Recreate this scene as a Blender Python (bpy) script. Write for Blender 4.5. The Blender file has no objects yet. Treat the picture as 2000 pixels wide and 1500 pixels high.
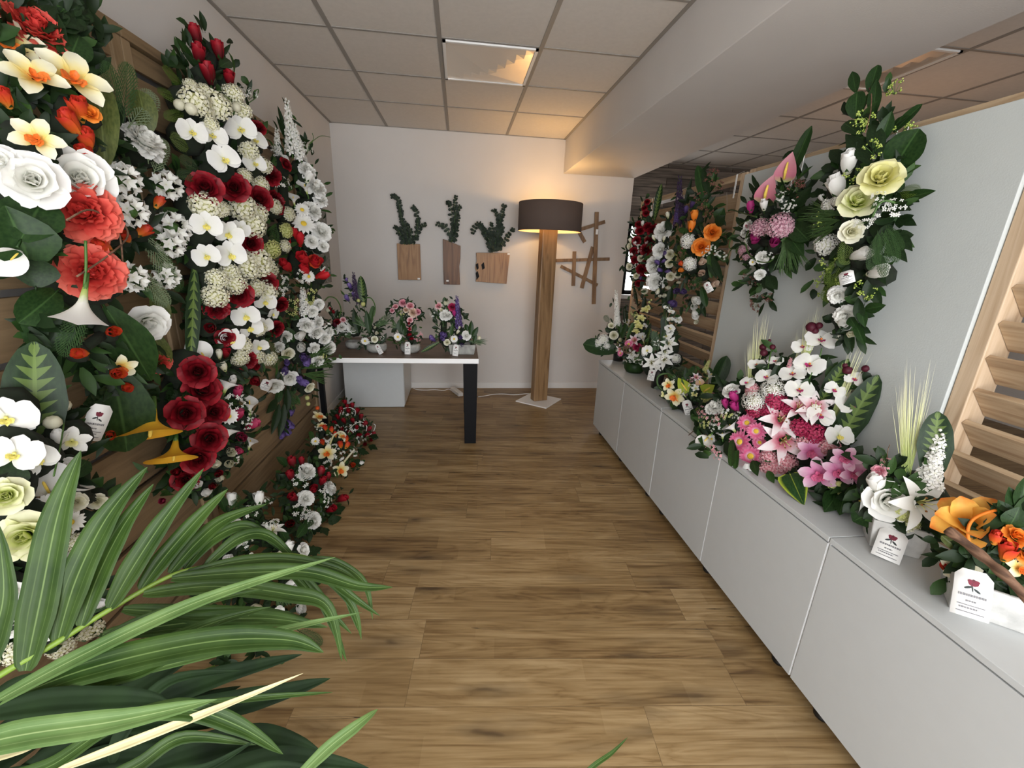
import bpy, math, random
import numpy as np
from mathutils import Vector, Matrix

sc = bpy.context.scene
COL = sc.collection
# ------------------------------------------------------------------ camera
CAMH = 1.6
FPX = 828.604
PITCH, YAW, ROLL = 0.29550506, 0.12801528, 0.03849645
_f = Vector((math.sin(YAW)*math.cos(PITCH), math.cos(YAW)*math.cos(PITCH), -math.sin(PITCH)))
_r = Vector((math.cos(YAW), -math.sin(YAW), 0))
_u = _r.cross(_f)
CR = math.cos(ROLL)*_r + math.sin(ROLL)*_u
CU = -math.sin(ROLL)*_r + math.cos(ROLL)*_u
CF = _f
cam_d = bpy.data.cameras.new('camera')
cam_d.sensor_width = 36.0
cam_d.sensor_fit = 'HORIZONTAL'
cam_d.lens = 36.0*FPX/2000.0
cam_d.clip_start = 0.02
cam = bpy.data.objects.new('camera', cam_d)
COL.objects.link(cam)
cm = Matrix.Identity(4)
for i in range(3):
    cm[i][0] = CR[i]; cm[i][1] = CU[i]; cm[i][2] = -CF[i]
cm[0][3], cm[1][3], cm[2][3] = 0, 0, CAMH
cam.matrix_world = cm
sc.camera = cam
# ------------------------------------------------------------------ light
sc.view_settings.view_transform = 'Standard'
sc.view_settings.look = 'None'
sc.view_settings.gamma = 1.0
sc.view_settings.exposure = 0.92
world = bpy.data.worlds.new('daylight'); sc.world = world
world.use_nodes = True
bg = world.node_tree.nodes['Background']
bg.inputs[0].default_value = (0.97, 0.98, 1.0, 1)
bg.inputs[1].default_value = 4.0

def area_light(name, loc, rot, sx, sy, energy, color, portal=False):
    l = bpy.data.lights.new(name, 'AREA'); l.shape = 'RECTANGLE'
    l.size = sx; l.size_y = sy; l.energy = energy; l.color = color
    if portal: l.cycles.is_portal = True
    o = bpy.data.objects.new(name, l); o.location = loc; o.rotation_euler = rot
    COL.objects.link(o); return o
FRONT = -1.5          # the glazed shop front behind the camera
RIGHT = 6.0
WX1 = 2.35             # right end of the shop window
area_light('window_daylight', ((WX1-1.31)/2, FRONT+0.02, 1.42), (math.pi/2, 0, 0), WX1+1.31, 2.5, 10, (1, 1, 1), True)
area_light('rear_window_daylight', (2.55, 5.86, 1.6), (-math.pi/2, 0, 0), .6, 0.95, 10, (1, 1, 1), True)

# ------------------------------------------------------------------ helpers
def raydir(px, py):
    return CR*((px-1000)/FPX) - CU*((py-750)/FPX) + CF
CAM = Vector((0, 0, CAMH))
def depth(p): return (p-CAM).dot(CF)
def hit(px, py, p0, n, off=0.0):
    d = raydir(px, py); n = n.normalized()
    return CAM + d*((off + (p0-CAM).dot(n))/d.dot(n))
def at_y(px, py, Y): return hit(px, py, Vector((0, Y, 0)), Vector((0, 1, 0)))
def at_x(px, py, X): return hit(px, py, Vector((X, 0, 0)), Vector((1, 0, 0)))
def at_z(px, py, Z): return hit(px, py, Vector((0, 0, Z)), Vector((0, 0, 1)))
def at_d(px, py, d): return CAM + raydir(px, py)*d

def tag(o, label=None, cat=None, group=None, kind=None):
    if label: o['label'] = label
    if cat: o['category'] = cat
    if group: o['group'] = group
    if kind: o['kind'] = kind
    return o
def empty(name, loc, label=None, cat=None, group=None, rz=0):
    o = bpy.data.objects.new(name, None); COL.objects.link(o)
    o.location = loc; o.rotation_euler = (0, 0, rz); o.empty_display_size = 0.05
    return tag(o, label, cat, group)

class MB:
    def __init__(s): s.v = []; s.f = []; s.m = []; s.t = []
    def add(s, vs, fs, mi=0, ts=None):
        b = len(s.v); s.v += [tuple(x) for x in vs]
        s.f += [tuple(b+i for i in q) for q in fs]; s.m += [mi]*len(fs)
        s.t += list(ts) if ts is not None else [0.0]*len(vs)
    def merge(s, o, M, mi=0):
        b = len(s.v); s.v += [tuple(M @ Vector(x)) for x in o.v]
        s.f += [tuple(b+i for i in q) for q in o.f]; s.m += [k+mi for k in o.m]; s.t += o.t
    def box(s, x0, y0, z0, x1, y1, z1, mi=0, M=None):
        vs = [Vector((x, y, z)) for z in (z0, z1) for y in (y0, y1) for x in (x0, x1)]
        if M: vs = [M @ v for v in vs]
        s.add(vs, [(0, 2, 3, 1), (4, 5, 7, 6), (0, 1, 5, 4), (2, 6, 7, 3), (0, 4, 6, 2), (1, 3, 7, 5)], mi)
    def prism(s, pts, d, mi=0):
        """closed outline pts (3-D, planar) pushed along vector d"""
        n = len(pts); d = Vector(d)
        vs = [Vector(p) for p in pts] + [Vector(p)+d for p in pts]
        s.add(vs, [tuple(range(n-1, -1, -1)), tuple(range(n, 2*n))] + [(i, (i+1) % n, n+(i+1) % n, n+i) for i in range(n)], mi)
    def tube(s, pts, r, k=6, mi=0, ts=None, cap=True):
        pts = [Vector(p) for p in pts]; n = len(pts)
        rs = r if isinstance(r, (list, tuple)) else [r]*n
        vs = []; tt = []; prev = None
        for i, p in enumerate(pts):
            t = (pts[min(i+1, n-1)]-pts[max(i-1, 0)])
            if t.length < 1e-9: t = Vector((0, 0, 1))
            t.normalize()
            a = prev if prev is not None else (Vector((0, 0, 1)) if abs(t.z) < .9 else Vector((1, 0, 0)))
            u = (a - t*a.dot(t)).normalized(); prev = u; w = t.cross(u)
            for j in range(k):
                q = 2*math.pi*j/k
                vs.append(p + (u*math.cos(q)+w*math.sin(q))*rs[i]); tt.append(i/(n-1))
        fs = [(i*k+j, i*k+(j+1) % k, (i+1)*k+(j+1) % k, (i+1)*k+j) for i in range(n-1) for j in range(k)]
        if cap: fs += [tuple(range(k-1, -1, -1)), tuple(range((n-1)*k, n*k))]
        s.add(vs, fs, mi, tt)
    def lathe(s, prof, k=16, mi=0, M=None, cap=False):
        vs = []; tt = []
        for i, (r, z) in enumerate(prof):
            for j in range(k):
                q = 2*math.pi*j/k; p = Vector((r*math.cos(q), r*math.sin(q), z))
                vs.append(M @ p if M else p); tt.append(i/(len(prof)-1))
        n = len(prof)
        fs = [(i*k+j, i*k+(j+1) % k, (i+1)*k+(j+1) % k, (i+1)*k+j) for i in range(n-1) for j in range(k)]
        if cap: fs += [tuple(range(k-1, -1, -1)), tuple(range((n-1)*k, n*k))]
        s.add(vs, fs, mi, tt)
    def ball(s, c, r, mi=0, k=6, n=4, jit=0, rnd=None, t=0.0):
        c = Vector(c); vs = []; fs = []
        for i in range(n+1):
            th = math.pi*i/n
            for j in range(k):
                q = 2*math.pi*j/k
                rr = r*(1+(rnd.uniform(-jit, jit) if rnd and 0 < i < n else 0))
                vs.append(c+Vector((math.sin(th)*math.cos(q), math.sin(th)*math.sin(q), math.cos(th)))*rr)
        fs = [(i*k+j, (i+1)*k+j, (i+1)*k+(j+1) % k, i*k+(j+1) % k) for i in range(n) for j in range(k)]
        s.add(vs, fs, mi, [t]*len(vs))
    def mesh(s, name, mats, smooth=True):
        me = bpy.data.meshes.new(name); me.from_pydata(s.v, [], s.f)
        for m in mats: me.materials.append(m)
        me.polygons.foreach_set('material_index', s.m)
        me.polygons.foreach_set('use_smooth', [smooth]*len(s.f))
        at = me.attributes.new('t', 'FLOAT', 'POINT'); at.data.foreach_set('value', s.t)
        me.update(); return me
    def build(s, name, mats, parent=None, smooth=False, bevel=0):
        if not isinstance(mats, (list, tuple)): mats = [mats]
        o = bpy.data.objects.new(name, s.mesh(name, mats, smooth)); COL.objects.link(o)
        if parent: 
            o.parent = parent
            o.matrix_parent_inverse = Matrix.Translation(-Vector(parent.location)) if parent.type == 'EMPTY' and parent.parent is None else Matrix.Identity(4)
        if bevel:
            md = o.modifiers.new('edge', 'BEVEL'); md.width = bevel; md.segments = 2; md.limit_method = 'ANGLE'
        return o
def struct(name, mb, mats, smooth=False, bevel=0):
    return tag(mb.build(name, mats, None, smooth, bevel), kind='structure')

# ------------------------------------------------------------------ materials
MATS = {}
def newmat(name):
    m = bpy.data.materials.new(name); m.use_nodes = True
    return m, m.node_tree.nodes, m.node_tree.links, m.node_tree.nodes['Principled BSDF']
def ramp(ns, stops):
    r = ns.new('ShaderNodeValToRGB'); e = r.color_ramp.elements
    while len(e) < len(stops): e.new(0.5)
    for k, (p, c) in enumerate(stops):
        e[k].position = p; e[k].color = (*c, 1) if len(c) == 3 else c
    return r
def plain(name, c, rough=.6, var=.0, scale=20, metal=0, bump=0, bscale=300, spec=.5):
    m, ns, ls, b = newmat(name)
    b.inputs['Roughness'].default_value = rough; b.inputs['Metallic'].default_value = metal
    b.inputs['Specular IOR Level'].default_value = spec
    tc = ns.new('ShaderNodeTexCoord')
    n = ns.new('ShaderNodeTexNoise'); n.inputs['Scale'].default_value = scale; n.inputs['Detail'].default_value = 4
    ls.new(tc.outputs['Object'], n.inputs['Vector'])
    r = ramp(ns, [(.3, tuple(x*(1-var) for x in c)), (.7, tuple(min(1, x*(1+var)) for x in c))])
    ls.new(n.outputs['Fac'], r.inputs[0]); ls.new(r.outputs[0], b.inputs['Base Color'])
    if bump:
        n2 = ns.new('ShaderNodeTexNoise'); n2.inputs['Scale'].default_value = bscale
        ls.new(tc.outputs['Object'], n2.inputs['Vector'])
        bp = ns.new('ShaderNodeBump'); bp.inputs['Strength'].default_value = bump; bp.inputs['Distance'].default_value = .004
        ls.new(n2.outputs['Fac'], bp.inputs['Height']); ls.new(bp.outputs[0], b.inputs['Normal'])
    return m
def petal_mat(name, stops, rough=.55, var=.12, trans=.25):
    """colour runs along each petal (attribute t: base 0 to tip 1)"""
    m, ns, ls, b = newmat(name)
    a = ns.new('ShaderNodeAttribute'); a.attribute_name = 't'
    tc = ns.new('ShaderNodeTexCoord'); n = ns.new('ShaderNodeTexNoise'); n.inputs['Scale'].default_value = 9
    ls.new(tc.outputs['Object'], n.inputs['Vector'])
    ad = ns.new('ShaderNodeMath'); ad.operation = 'MULTIPLY_ADD'; ad.inputs[1].default_value = var*2; ad.inputs[2].default_value = -var
    ls.new(n.outputs['Fac'], ad.inputs[0])
    su = ns.new('ShaderNodeMath'); su.operation = 'ADD'
    ls.new(a.outputs['Fac'], su.inputs[0]); ls.new(ad.outputs[0], su.inputs[1])
    r = ramp(ns, stops); ls.new(su.outputs[0], r.inputs[0]); ls.new(r.outputs[0], b.inputs['Base Color'])
    b.inputs['Roughness'].default_value = rough; b.inputs['Specular IOR Level'].default_value = .3
    if trans:
        tr = ns.new('ShaderNodeBsdfTranslucent'); ls.new(r.outputs[0], tr.inputs['Color'])
        mx = ns.new('ShaderNodeMixShader'); mx.inputs[0].default_value = trans
        ls.new(b.outputs[0], mx.inputs[1]); ls.new(tr.outputs[0], mx.inputs[2])
        ls.new(mx.outputs[0], ns['Material Output'].inputs[0])
    return m
def wood(name, c0, c1, c2, axis=1, scale=1.0, rough=.5, knots=.0, rings=6):
    """grain runs along object axis (0 x, 1 y, 2 z)"""
    m, ns, ls, b = newmat(name)
    tc = ns.new('ShaderNodeTexCoord'); mp = ns.new('ShaderNodeMapping')
    s = [14*scale]*3; s[axis] = 1.1*scale; mp.inputs['Scale'].default_value = s
    ls.new(tc.outputs['Object'], mp.inputs[0])
    oi = ns.new('ShaderNodeObjectInfo'); ad = ns.new('ShaderNodeVectorMath'); ad.operation = 'ADD'
    ls.new(mp.outputs[0], ad.inputs[0]); ls.new(oi.outputs['Random'], ad.inputs[1])
    n1 = ns.new('ShaderNodeTexNoise'); n1.inputs['Scale'].default_value = 1.0; n1.inputs['Detail'].default_value = 6; n1.inputs['Distortion'].default_value = 1.2
    ls.new(ad.outputs[0], n1.inputs['Vector'])
    w = ns.new('ShaderNodeMath'); w.operation = 'MULTIPLY'; w.inputs[1].default_value = rings
    ls.new(n1.outputs['Fac'], w.inputs[0])
    fr = ns.new('ShaderNodeMath'); fr.operation = 'PINGPONG'; fr.inputs[1].default_value = 1
    ls.new(w.outputs[0], fr.inputs[0])
    mp2 = ns.new('ShaderNodeMapping'); s2 = [120*scale]*3; s2[axis] = 4*scale; mp2.inputs['Scale'].default_value = s2
    ls.new(tc.outputs['Object'], mp2.inputs[0])
    n2 = ns.new('ShaderNodeTexNoise'); n2.inputs['Detail'].default_value = 3; n2.inputs['Scale'].default_value = 1
    ls.new(mp2.outputs[0], n2.inputs['Vector'])
    mx = ns.new('ShaderNodeMath'); mx.operation = 'MULTIPLY_ADD'; mx.inputs[1].default_value = .55
    ls.new(fr.outputs[0], mx.inputs[0]); 
    m3 = ns.new('ShaderNodeMath'); m3.operation = 'MULTIPLY'; m3.inputs[1].default_value = .45
    ls.new(n2.outputs['Fac'], m3.inputs[0]); ls.new(m3.outputs[0], mx.inputs[2])
    r = ramp(ns, [(.15, c0), (.45, c1), (.8, c2)]); ls.new(mx.outputs[0], r.inputs[0])
    out = r.outputs[0]
    if knots:
        vo = ns.new('ShaderNodeTexVoronoi'); vo.inputs['Scale'].default_value = 1.0
        mp3 = ns.new('ShaderNodeMapping'); s3 = [7*scale]*3; s3[axis] = 2.4*scale; mp3.inputs['Scale'].default_value = s3
        ls.new(tc.outputs['Object'], mp3.inputs[0]); ls.new(mp3.outputs[0], vo.inputs['Vector'])
        kr = ramp(ns, [(.02, (1, 1, 1)), (.12, (0, 0, 0))]); ls.new(vo.outputs['Distance'], kr.inputs[0])
        km = ns.new('ShaderNodeMix'); km.data_type = 'RGBA'
        kf = ns.new('ShaderNodeMath'); kf.operation = 'MULTIPLY'; kf.inputs[1].default_value = knots
        ls.new(kr.outputs[0], kf.inputs[0]); ls.new(kf.outputs[0], km.inputs[0])
        ls.new(out, km.inputs[6]); km.inputs[7].default_value = (*[x*.35 for x in c0], 1); out = km.outputs[2]
    ls.new(out, b.inputs['Base Color']); b.inputs['Roughness'].default_value = rough
    bp = ns.new('ShaderNodeBump'); bp.inputs['Strength'].default_value = .15; bp.inputs['Distance'].default_value = .002
    ls.new(mx.outputs[0], bp.inputs['Height']); ls.new(bp.outputs[0], b.inputs['Normal'])
    return m
def plank_floor(name):
    m, ns, ls, b = newmat(name)
    tc = ns.new('ShaderNodeTexCoord')
    mo = ns.new('ShaderNodeMapping'); mo.inputs['Rotation'].default_value = (0, 0, math.radians(4.9)); mo.inputs['Location'].default_value = (5.1, 4*.1955-.175+.1955*20, 0)
    ls.new(tc.outputs['Object'], mo.inputs[0])
    def mth(op, p, q=None, w=None):
        m_ = ns.new('ShaderNodeMath'); m_.operation = op
        for i, x in enumerate((p, q, w)):
            if x is None: continue
            if isinstance(x, (int, float)): m_.inputs[i].default_value = x
            else: ls.new(x, m_.inputs[i])
        return m_.outputs[0]
    sx = ns.new('ShaderNodeSeparateXYZ'); ls.new(mo.outputs[0], sx.inputs[0])
    def planks(rowh, length, mortar, seed):
        row = mth('FLOOR', mth('DIVIDE', sx.outputs[1], rowh))
        wn = ns.new('ShaderNodeTexWhiteNoise'); wn.noise_dimensions = '1D'; ls.new(mth('ADD', row, seed), wn.inputs['W'])
        cb = ns.new('ShaderNodeCombineXYZ'); ls.new(mth('MULTIPLY_ADD', wn.outputs['Value'], length, sx.outputs[0]), cb.inputs[0]); ls.new(sx.outputs[1], cb.inputs[1])
        br = ns.new('ShaderNodeTexBrick'); br.offset = 0
        br.inputs['Color1'].default_value = (0, 0, 0, 1); br.inputs['Color2'].default_value = (1, 1, 1, 1); br.inputs['Mortar'].default_value = (.5, .5, .5, 1)
        br.inputs['Scale'].default_value = 1; br.inputs['Mortar Size'].default_value = mortar; br.inputs['Mortar Smooth'].default_value = .3
        br.inputs['Brick Width'].default_value = length; br.inputs['Row Height'].default_value = rowh; br.inputs['Bias'].default_value = 0
        ls.new(cb.outputs[0], br.inputs['Vector']); return br
    br = planks(.1955, 1.285, .0009, 3.7)
    b2 = planks(.1955/2, .62, .0001, 8.3)
    sh = ns.new('ShaderNodeVectorMath'); sh.operation = 'SCALE'; sh.inputs['Scale'].default_value = 13.7
    ls.new(br.outputs['Color'], sh.inputs[0])
    ad = ns.new('ShaderNodeVectorMath'); ad.operation = 'ADD'; ls.new(mo.outputs[0], ad.inputs[0]); ls.new(sh.outputs[0], ad.inputs[1])
    def noise(sx, sy, det, dist=0.0, sc_=1.0):
        mp = ns.new('ShaderNodeMapping'); mp.inputs['Scale'].default_value = (sx, sy, 1); ls.new(ad.outputs[0], mp.inputs[0])
        n = ns.new('ShaderNodeTexNoise'); n.inputs['Scale'].default_value = sc_; n.inputs['Detail'].default_value = det; n.inputs['Distortion'].default_value = dist
        ls.new(mp.outputs[0], n.inputs['Vector']); return n.outputs['Fac']
    def math_(op, a, b_, c_=None):
        q = ns.new('ShaderNodeMath'); q.operation = op
        for i, x in enumerate((a, b_, c_)):
            if x is None: continue
            if isinstance(x, (int, float)): q.inputs[i].default_value = x
            else: ls.new(x, q.inputs[i])
        return q.outputs[0]
    big = noise(.9, 7, 5, 1.5)
    rings = math_('POWER', math_('PINGPONG', math_('MULTIPLY', big, 16.0), 1.0), .6)
    fine = noise(2.5, 75, 6, .4)
    mid = noise(2.2, 16, 5, .8)
    v = math_('ADD', math_('MULTIPLY', rings, .16), math_('ADD', math_('MULTIPLY', fine, .62), math_('MULTIPLY', math_('SUBTRACT', mid, .22), .62)))
    v = math_('ADD', v, math_('MULTIPLY', math_('SUBTRACT', br.outputs['Color'], .5), .16))
    v = math_('ADD', v, math_('MULTIPLY', math_('SUBTRACT', b2.outputs['Color'], .5), .12))
    r = ramp(ns, [(.24, (.085, .047, .018)), (.42, (.185, .112, .046)), (.6, (.275, .18, .08)), (.85, (.39, .275, .14))])
    ls.new(v, r.inputs[0])
    # knots
    mp = ns.new('ShaderNodeMapping'); mp.inputs['Scale'].default_value = (2.0, 7.5, 1); ls.new(ad.outputs[0], mp.inputs[0])
    vo = ns.new('ShaderNodeTexVoronoi'); vo.inputs['Scale'].default_value = 1
    nd = ns.new('ShaderNodeTexNoise'); nd.inputs['Scale'].default_value = 2.5; ls.new(mp.outputs[0], nd.inputs['Vector'])
    nm = ns.new('ShaderNodeVectorMath'); nm.operation = 'MULTIPLY_ADD'; nm.inputs[1].default_value = (.5, .5, 0)
    ls.new(nd.outputs['Color'], nm.inputs[0]); ls.new(mp.outputs[0], nm.inputs[2]); ls.new(nm.outputs[0], vo.inputs['Vector'])
    kr = ramp(ns, [(.04, (1, 1, 1)), (.12, (.5, .5, .5)), (.36, (0, 0, 0))]); ls.new(vo.outputs['Distance'], kr.inputs[0])
    k1 = ns.new('ShaderNodeMix'); k1.data_type = 'RGBA'; ls.new(math_('MULTIPLY', kr.outputs[0], .8), k1.inputs[0])
    ls.new(r.outputs[0], k1.inputs[6]); k1.inputs[7].default_value = (.035, .02, .012, 1)
    # cracks along the boards
    cr = noise(.7, 22, 1, .15)
    band = math_('LESS_THAN', math_('ABSOLUTE', math_('SUBTRACT', cr, .73), None), .006)
    k2 = ns.new('ShaderNodeMix'); k2.data_type = 'RGBA'; ls.new(math_('MULTIPLY', band, .8), k2.inputs[0])
    ls.new(k1.outputs[2], k2.inputs[6]); k2.inputs[7].default_value = (.022, .014, .01, 1)
    k3 = ns.new('ShaderNodeMix'); k3.data_type = 'RGBA'; ls.new(math_('MULTIPLY', br.outputs['Fac'], .6), k3.inputs[0])
    ls.new(k2.outputs[2], k3.inputs[6]); k3.inputs[7].default_value = (.05, .032, .02, 1)
    ls.new(k3.outputs[2], b.inputs['Base Color'])
    b.inputs['Roughness'].default_value = .42; b.inputs['Specular IOR Level'].default_value = .35
    bp = ns.new('ShaderNodeBump'); bp.inputs['Strength'].default_value = .12; bp.inputs['Distance'].default_value = .002
    ls.new(v, bp.inputs['Height']); ls.new(bp.outputs[0], b.inputs['Normal'])
    return m
def weathered(name):
    m, ns, ls, b = newmat(name)
    tc = ns.new('ShaderNodeTexCoord'); sp = ns.new('ShaderNodeSeparateXYZ'); ls.new(tc.outputs['Object'], sp.inputs[0])
    cb = ns.new('ShaderNodeCombineXYZ'); ls.new(sp.outputs[0], cb.inputs[0]); ls.new(sp.outputs[2], cb.inputs[1])
    br = ns.new('ShaderNodeTexBrick'); br.inputs['Color1'].default_value = (.12, .10, .085, 1); br.inputs['Color2'].default_value = (.30, .26, .22, 1); br.inputs['Mortar'].default_value = (.03, .025, .02, 1)
    br.inputs['Scale'].default_value = 1; br.inputs['Brick Width'].default_value = .9; br.inputs['Row Height'].default_value = .12; br.inputs['Mortar Size'].default_value = .003
    ls.new(cb.outputs[0], br.inputs['Vector'])
    mp = ns.new('ShaderNodeMapping'); mp.inputs['Scale'].default_value = (3, 1, 40); ls.new(tc.outputs['Object'], mp.inputs[0])
    n = ns.new('ShaderNodeTexNoise'); n.inputs['Scale'].default_value = 1; n.inputs['Detail'].default_value = 6; ls.new(mp.outputs[0], n.inputs['Vector'])
    r = ramp(ns, [(.3, (.4, .4, .4)), (.7, (1.3, 1.25, 1.2))]); ls.new(n.outputs['Fac'], r.inputs[0])
    mx = ns.new('ShaderNodeMix'); mx.data_type = 'RGBA'; mx.blend_type = 'MULTIPLY'; mx.inputs[0].default_value = 1
    ls.new(br.outputs['Color'], mx.inputs[6]); ls.new(r.outputs[0], mx.inputs[7]); ls.new(mx.outputs[2], b.inputs['Base Color'])
    b.inputs['Roughness'].default_value = .8
    return m
def leaf_mat(name, c0, c1, rough=.42, trans=.15, vein=None):
    """t runs across the blade from midrib (0) to edge (1); optional pattern of pale veins"""
    m, ns, ls, b = newmat(name)
    tc = ns.new('ShaderNodeTexCoord'); n = ns.new('ShaderNodeTexNoise'); n.inputs['Scale'].default_value = 14; n.inputs['Detail'].default_value = 3
    ls.new(tc.outputs['Object'], n.inputs['Vector'])
    r = ramp(ns, [(.3, c0), (.7, c1)]); ls.new(n.outputs['Fac'], r.inputs[0]); out = r.outputs[0]
    a = ns.new('ShaderNodeAttribute'); a.attribute_name = 't'
    if vein:
        kind, vc = vein
        mx = ns.new('ShaderNodeMix'); mx.data_type = 'RGBA'; ls.new(out, mx.inputs[6]); mx.inputs[7].default_value = (*vc, 1)
        if kind == 'rib':
            f = ramp(ns, [(.02, (.8, .8, .8)), (.07, (0, 0, 0))]); ls.new(a.outputs['Fac'], f.inputs[0]); ls.new(f.outputs[0], mx.inputs[0])
        elif kind == 'palm':
            f = ramp(ns, [(.02, (.7, .7, .7)), (.06, (0, 0, 0)), (.40, (0, 0, 0)), (.44, (.3, .3, .3)), (.48, (0, 0, 0)), (.74, (0, 0, 0)), (.77, (.2, .2, .2)), (.8, (0, 0, 0))]); ls.new(a.outputs['Fac'], f.inputs[0]); ls.new(f.outputs[0], mx.inputs[0])
        elif kind == 'edge':
            f = ramp(ns, [(.0, (.7, .7, .7)), (.05, (0, 0, 0)), (.7, (0, 0, 0)), (.95, (1, 1, 1))]); ls.new(a.outputs['Fac'], f.inputs[0]); ls.new(f.outputs[0], mx.inputs[0])
        elif kind == 'tip':
            f = ramp(ns, [(.72, (0, 0, 0)), (.98, (1, 1, 1))]); ls.new(a.outputs['Fac'], f.inputs[0]); ls.new(f.outputs[0], mx.inputs[0])
        else:  # feathered pattern beside the midrib, as on a prayer plant
            sp = ns.new('ShaderNodeSeparateXYZ'); ls.new(tc.outputs['Object'], sp.inputs[0])
            k = ns.new('ShaderNodeMath'); k.operation = 'MULTIPLY_ADD'; k.inputs[1].default_value = 11
            ls.new(sp.outputs[1], k.inputs[0])
            k0 = ns.new('ShaderNodeMath'); k0.operation = 'MULTIPLY'; k0.inputs[1].default_value = -1.2; ls.new(a.outputs['Fac'], k0.inputs[0]); ls.new(k0.outputs[0], k.inputs[2])
            pp = ns.new('ShaderNodeMath'); pp.operation = 'PINGPONG'; pp.inputs[1].default_value = .5; ls.new(k.outputs[0], pp.inputs[0])
            s1 = ns.new('ShaderNodeMath'); s1.operation = 'MULTIPLY_ADD'; s1.inputs[1].default_value = -.75; s1.inputs[2].default_value = .52; ls.new(a.outputs['Fac'], s1.inputs[0])
            lt = ns.new('ShaderNodeMath'); lt.operation = 'LESS_THAN'; ls.new(pp.outputs[0], lt.inputs[0]); ls.new(s1.outputs[0], lt.inputs[1])
            rb = ns.new('ShaderNodeMath'); rb.operation = 'LESS_THAN'; rb.inputs[1].default_value = .07; ls.new(a.outputs['Fac'], rb.inputs[0])
            mxm = ns.new('ShaderNodeMath'); mxm.operation = 'MAXIMUM'; 
            sc2 = ns.new('ShaderNodeMath'); sc2.operation = 'MULTIPLY'; sc2.inputs[1].default_value = .75; ls.new(lt.outputs[0], sc2.inputs[0])
            ls.new(sc2.outputs[0], mxm.inputs[0]); ls.new(rb.outputs[0], mxm.inputs[1]); ls.new(mxm.outputs[0], mx.inputs[0])
        out = mx.outputs[2]
    ls.new(out, b.inputs['Base Color']); b.inputs['Roughness'].default_value = rough; b.inputs['Specular IOR Level'].default_value = .25
    if trans:
        tr = ns.new('ShaderNodeBsdfTranslucent'); ls.new(out, tr.inputs['Color'])
        ms = ns.new('ShaderNodeMixShader'); ms.inputs[0].default_value = trans
        ls.new(b.outputs[0], ms.inputs[1]); ls.new(tr.outputs[0], ms.inputs[2]); ls.new(ms.outputs[0], ns['Material Output'].inputs[0])
    return m

WALL = plain('wall_paint', (.60, .575, .55), .8, .02, 3, bump=.12, bscale=160)
CEIL = plain('ceiling_tile', (.62, .585, .54), .9, .03, 40, bump=.1, bscale=400)
GRID = plain('ceiling_grid', (.27, .25, .225), .6)
TRIM = plain('white_trim', (.68, .67, .65), .5)
CABT = plain('white_laminate', (.545, .57, .575), .38, .01)
EDGE = plain('white_edge', (.86, .87, .87), .35)
BOARD = plain('white_board', (.535, .57, .56), .7, .02, 3, bump=.08, bscale=220)
BLACK = plain('black_metal', (.005, .005, .006), .6, spec=.15)
BLKP = plain('black_plastic', (.012, .012, .012), .35)
WHT = plain('white_plastic', (.8, .79, .77), .45)
PAPER = plain('white_card', (.82, .82, .8), .6)
STEEL = plain('wire_steel', (.6, .6, .58), .3, metal=1)
CONC = plain('pale_concrete', (.52, .52, .50), .9, .22, 22, bump=.3, bscale=60)
STONE = plain('grey_stone', (.30, .30, .28), .85, .25, 30, bump=.3, bscale=60)
PINE = wood('pine_light', (0.378, 0.252, 0.153), (0.522, 0.378, 0.243), (0.612, 0.468, 0.324), 2, 1, .55, .6)
PINEY = wood('pine_slats', (0.306, 0.196, 0.111), (0.425, 0.297, 0.178), (0.510, 0.383, 0.246), 1, 1, .6, .6)
PINED = wood('pine_dark_boards', (0.15, 0.095, 0.048), (0.205, 0.135, 0.07), (0.25, 0.17, 0.09), 1, 1, .65, .6)
PINEZ = wood('pine_post', (0.18, 0.12, 0.06), (0.25, 0.17, 0.09), (0.3, 0.21, 0.12), 2, 1, .65, .5)
OAK = wood('oak_post', (0.13, 0.07, 0.026), (0.225, 0.128, 0.055), (0.29, 0.175, 0.08), 2, .8, .5, .7)
OAKH = wood('oak_board', (0.17, 0.08, 0.028), (0.27, 0.135, 0.05), (0.35, 0.19, 0.078), 2, 1.3, .5, .2)
WALNUT = wood('dark_live_edge', (0.05, 0.018, 0.007), (0.12, 0.05, 0.018), (0.2, 0.09, 0.035), 2, 1, .5, .3)
STICK = wood('brown_stick', (0.1, 0.055, 0.025), (0.175, 0.098, 0.048), (0.23, 0.14, 0.07), 2, 1.3, .6)
TABLE = wood('table_top_walnut', (.065, .04, .026), (.11, .07, .046), (.155, .10, .066), 0, 1, .45)
DRIFT = wood('driftwood', (.05, .025, .014), (.11, .055, .03), (.2, .11, .065), 1, 2, .8)
FLOORM = plank_floor('plank_floor')
WEATH = weathered('weathered_boards')
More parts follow.
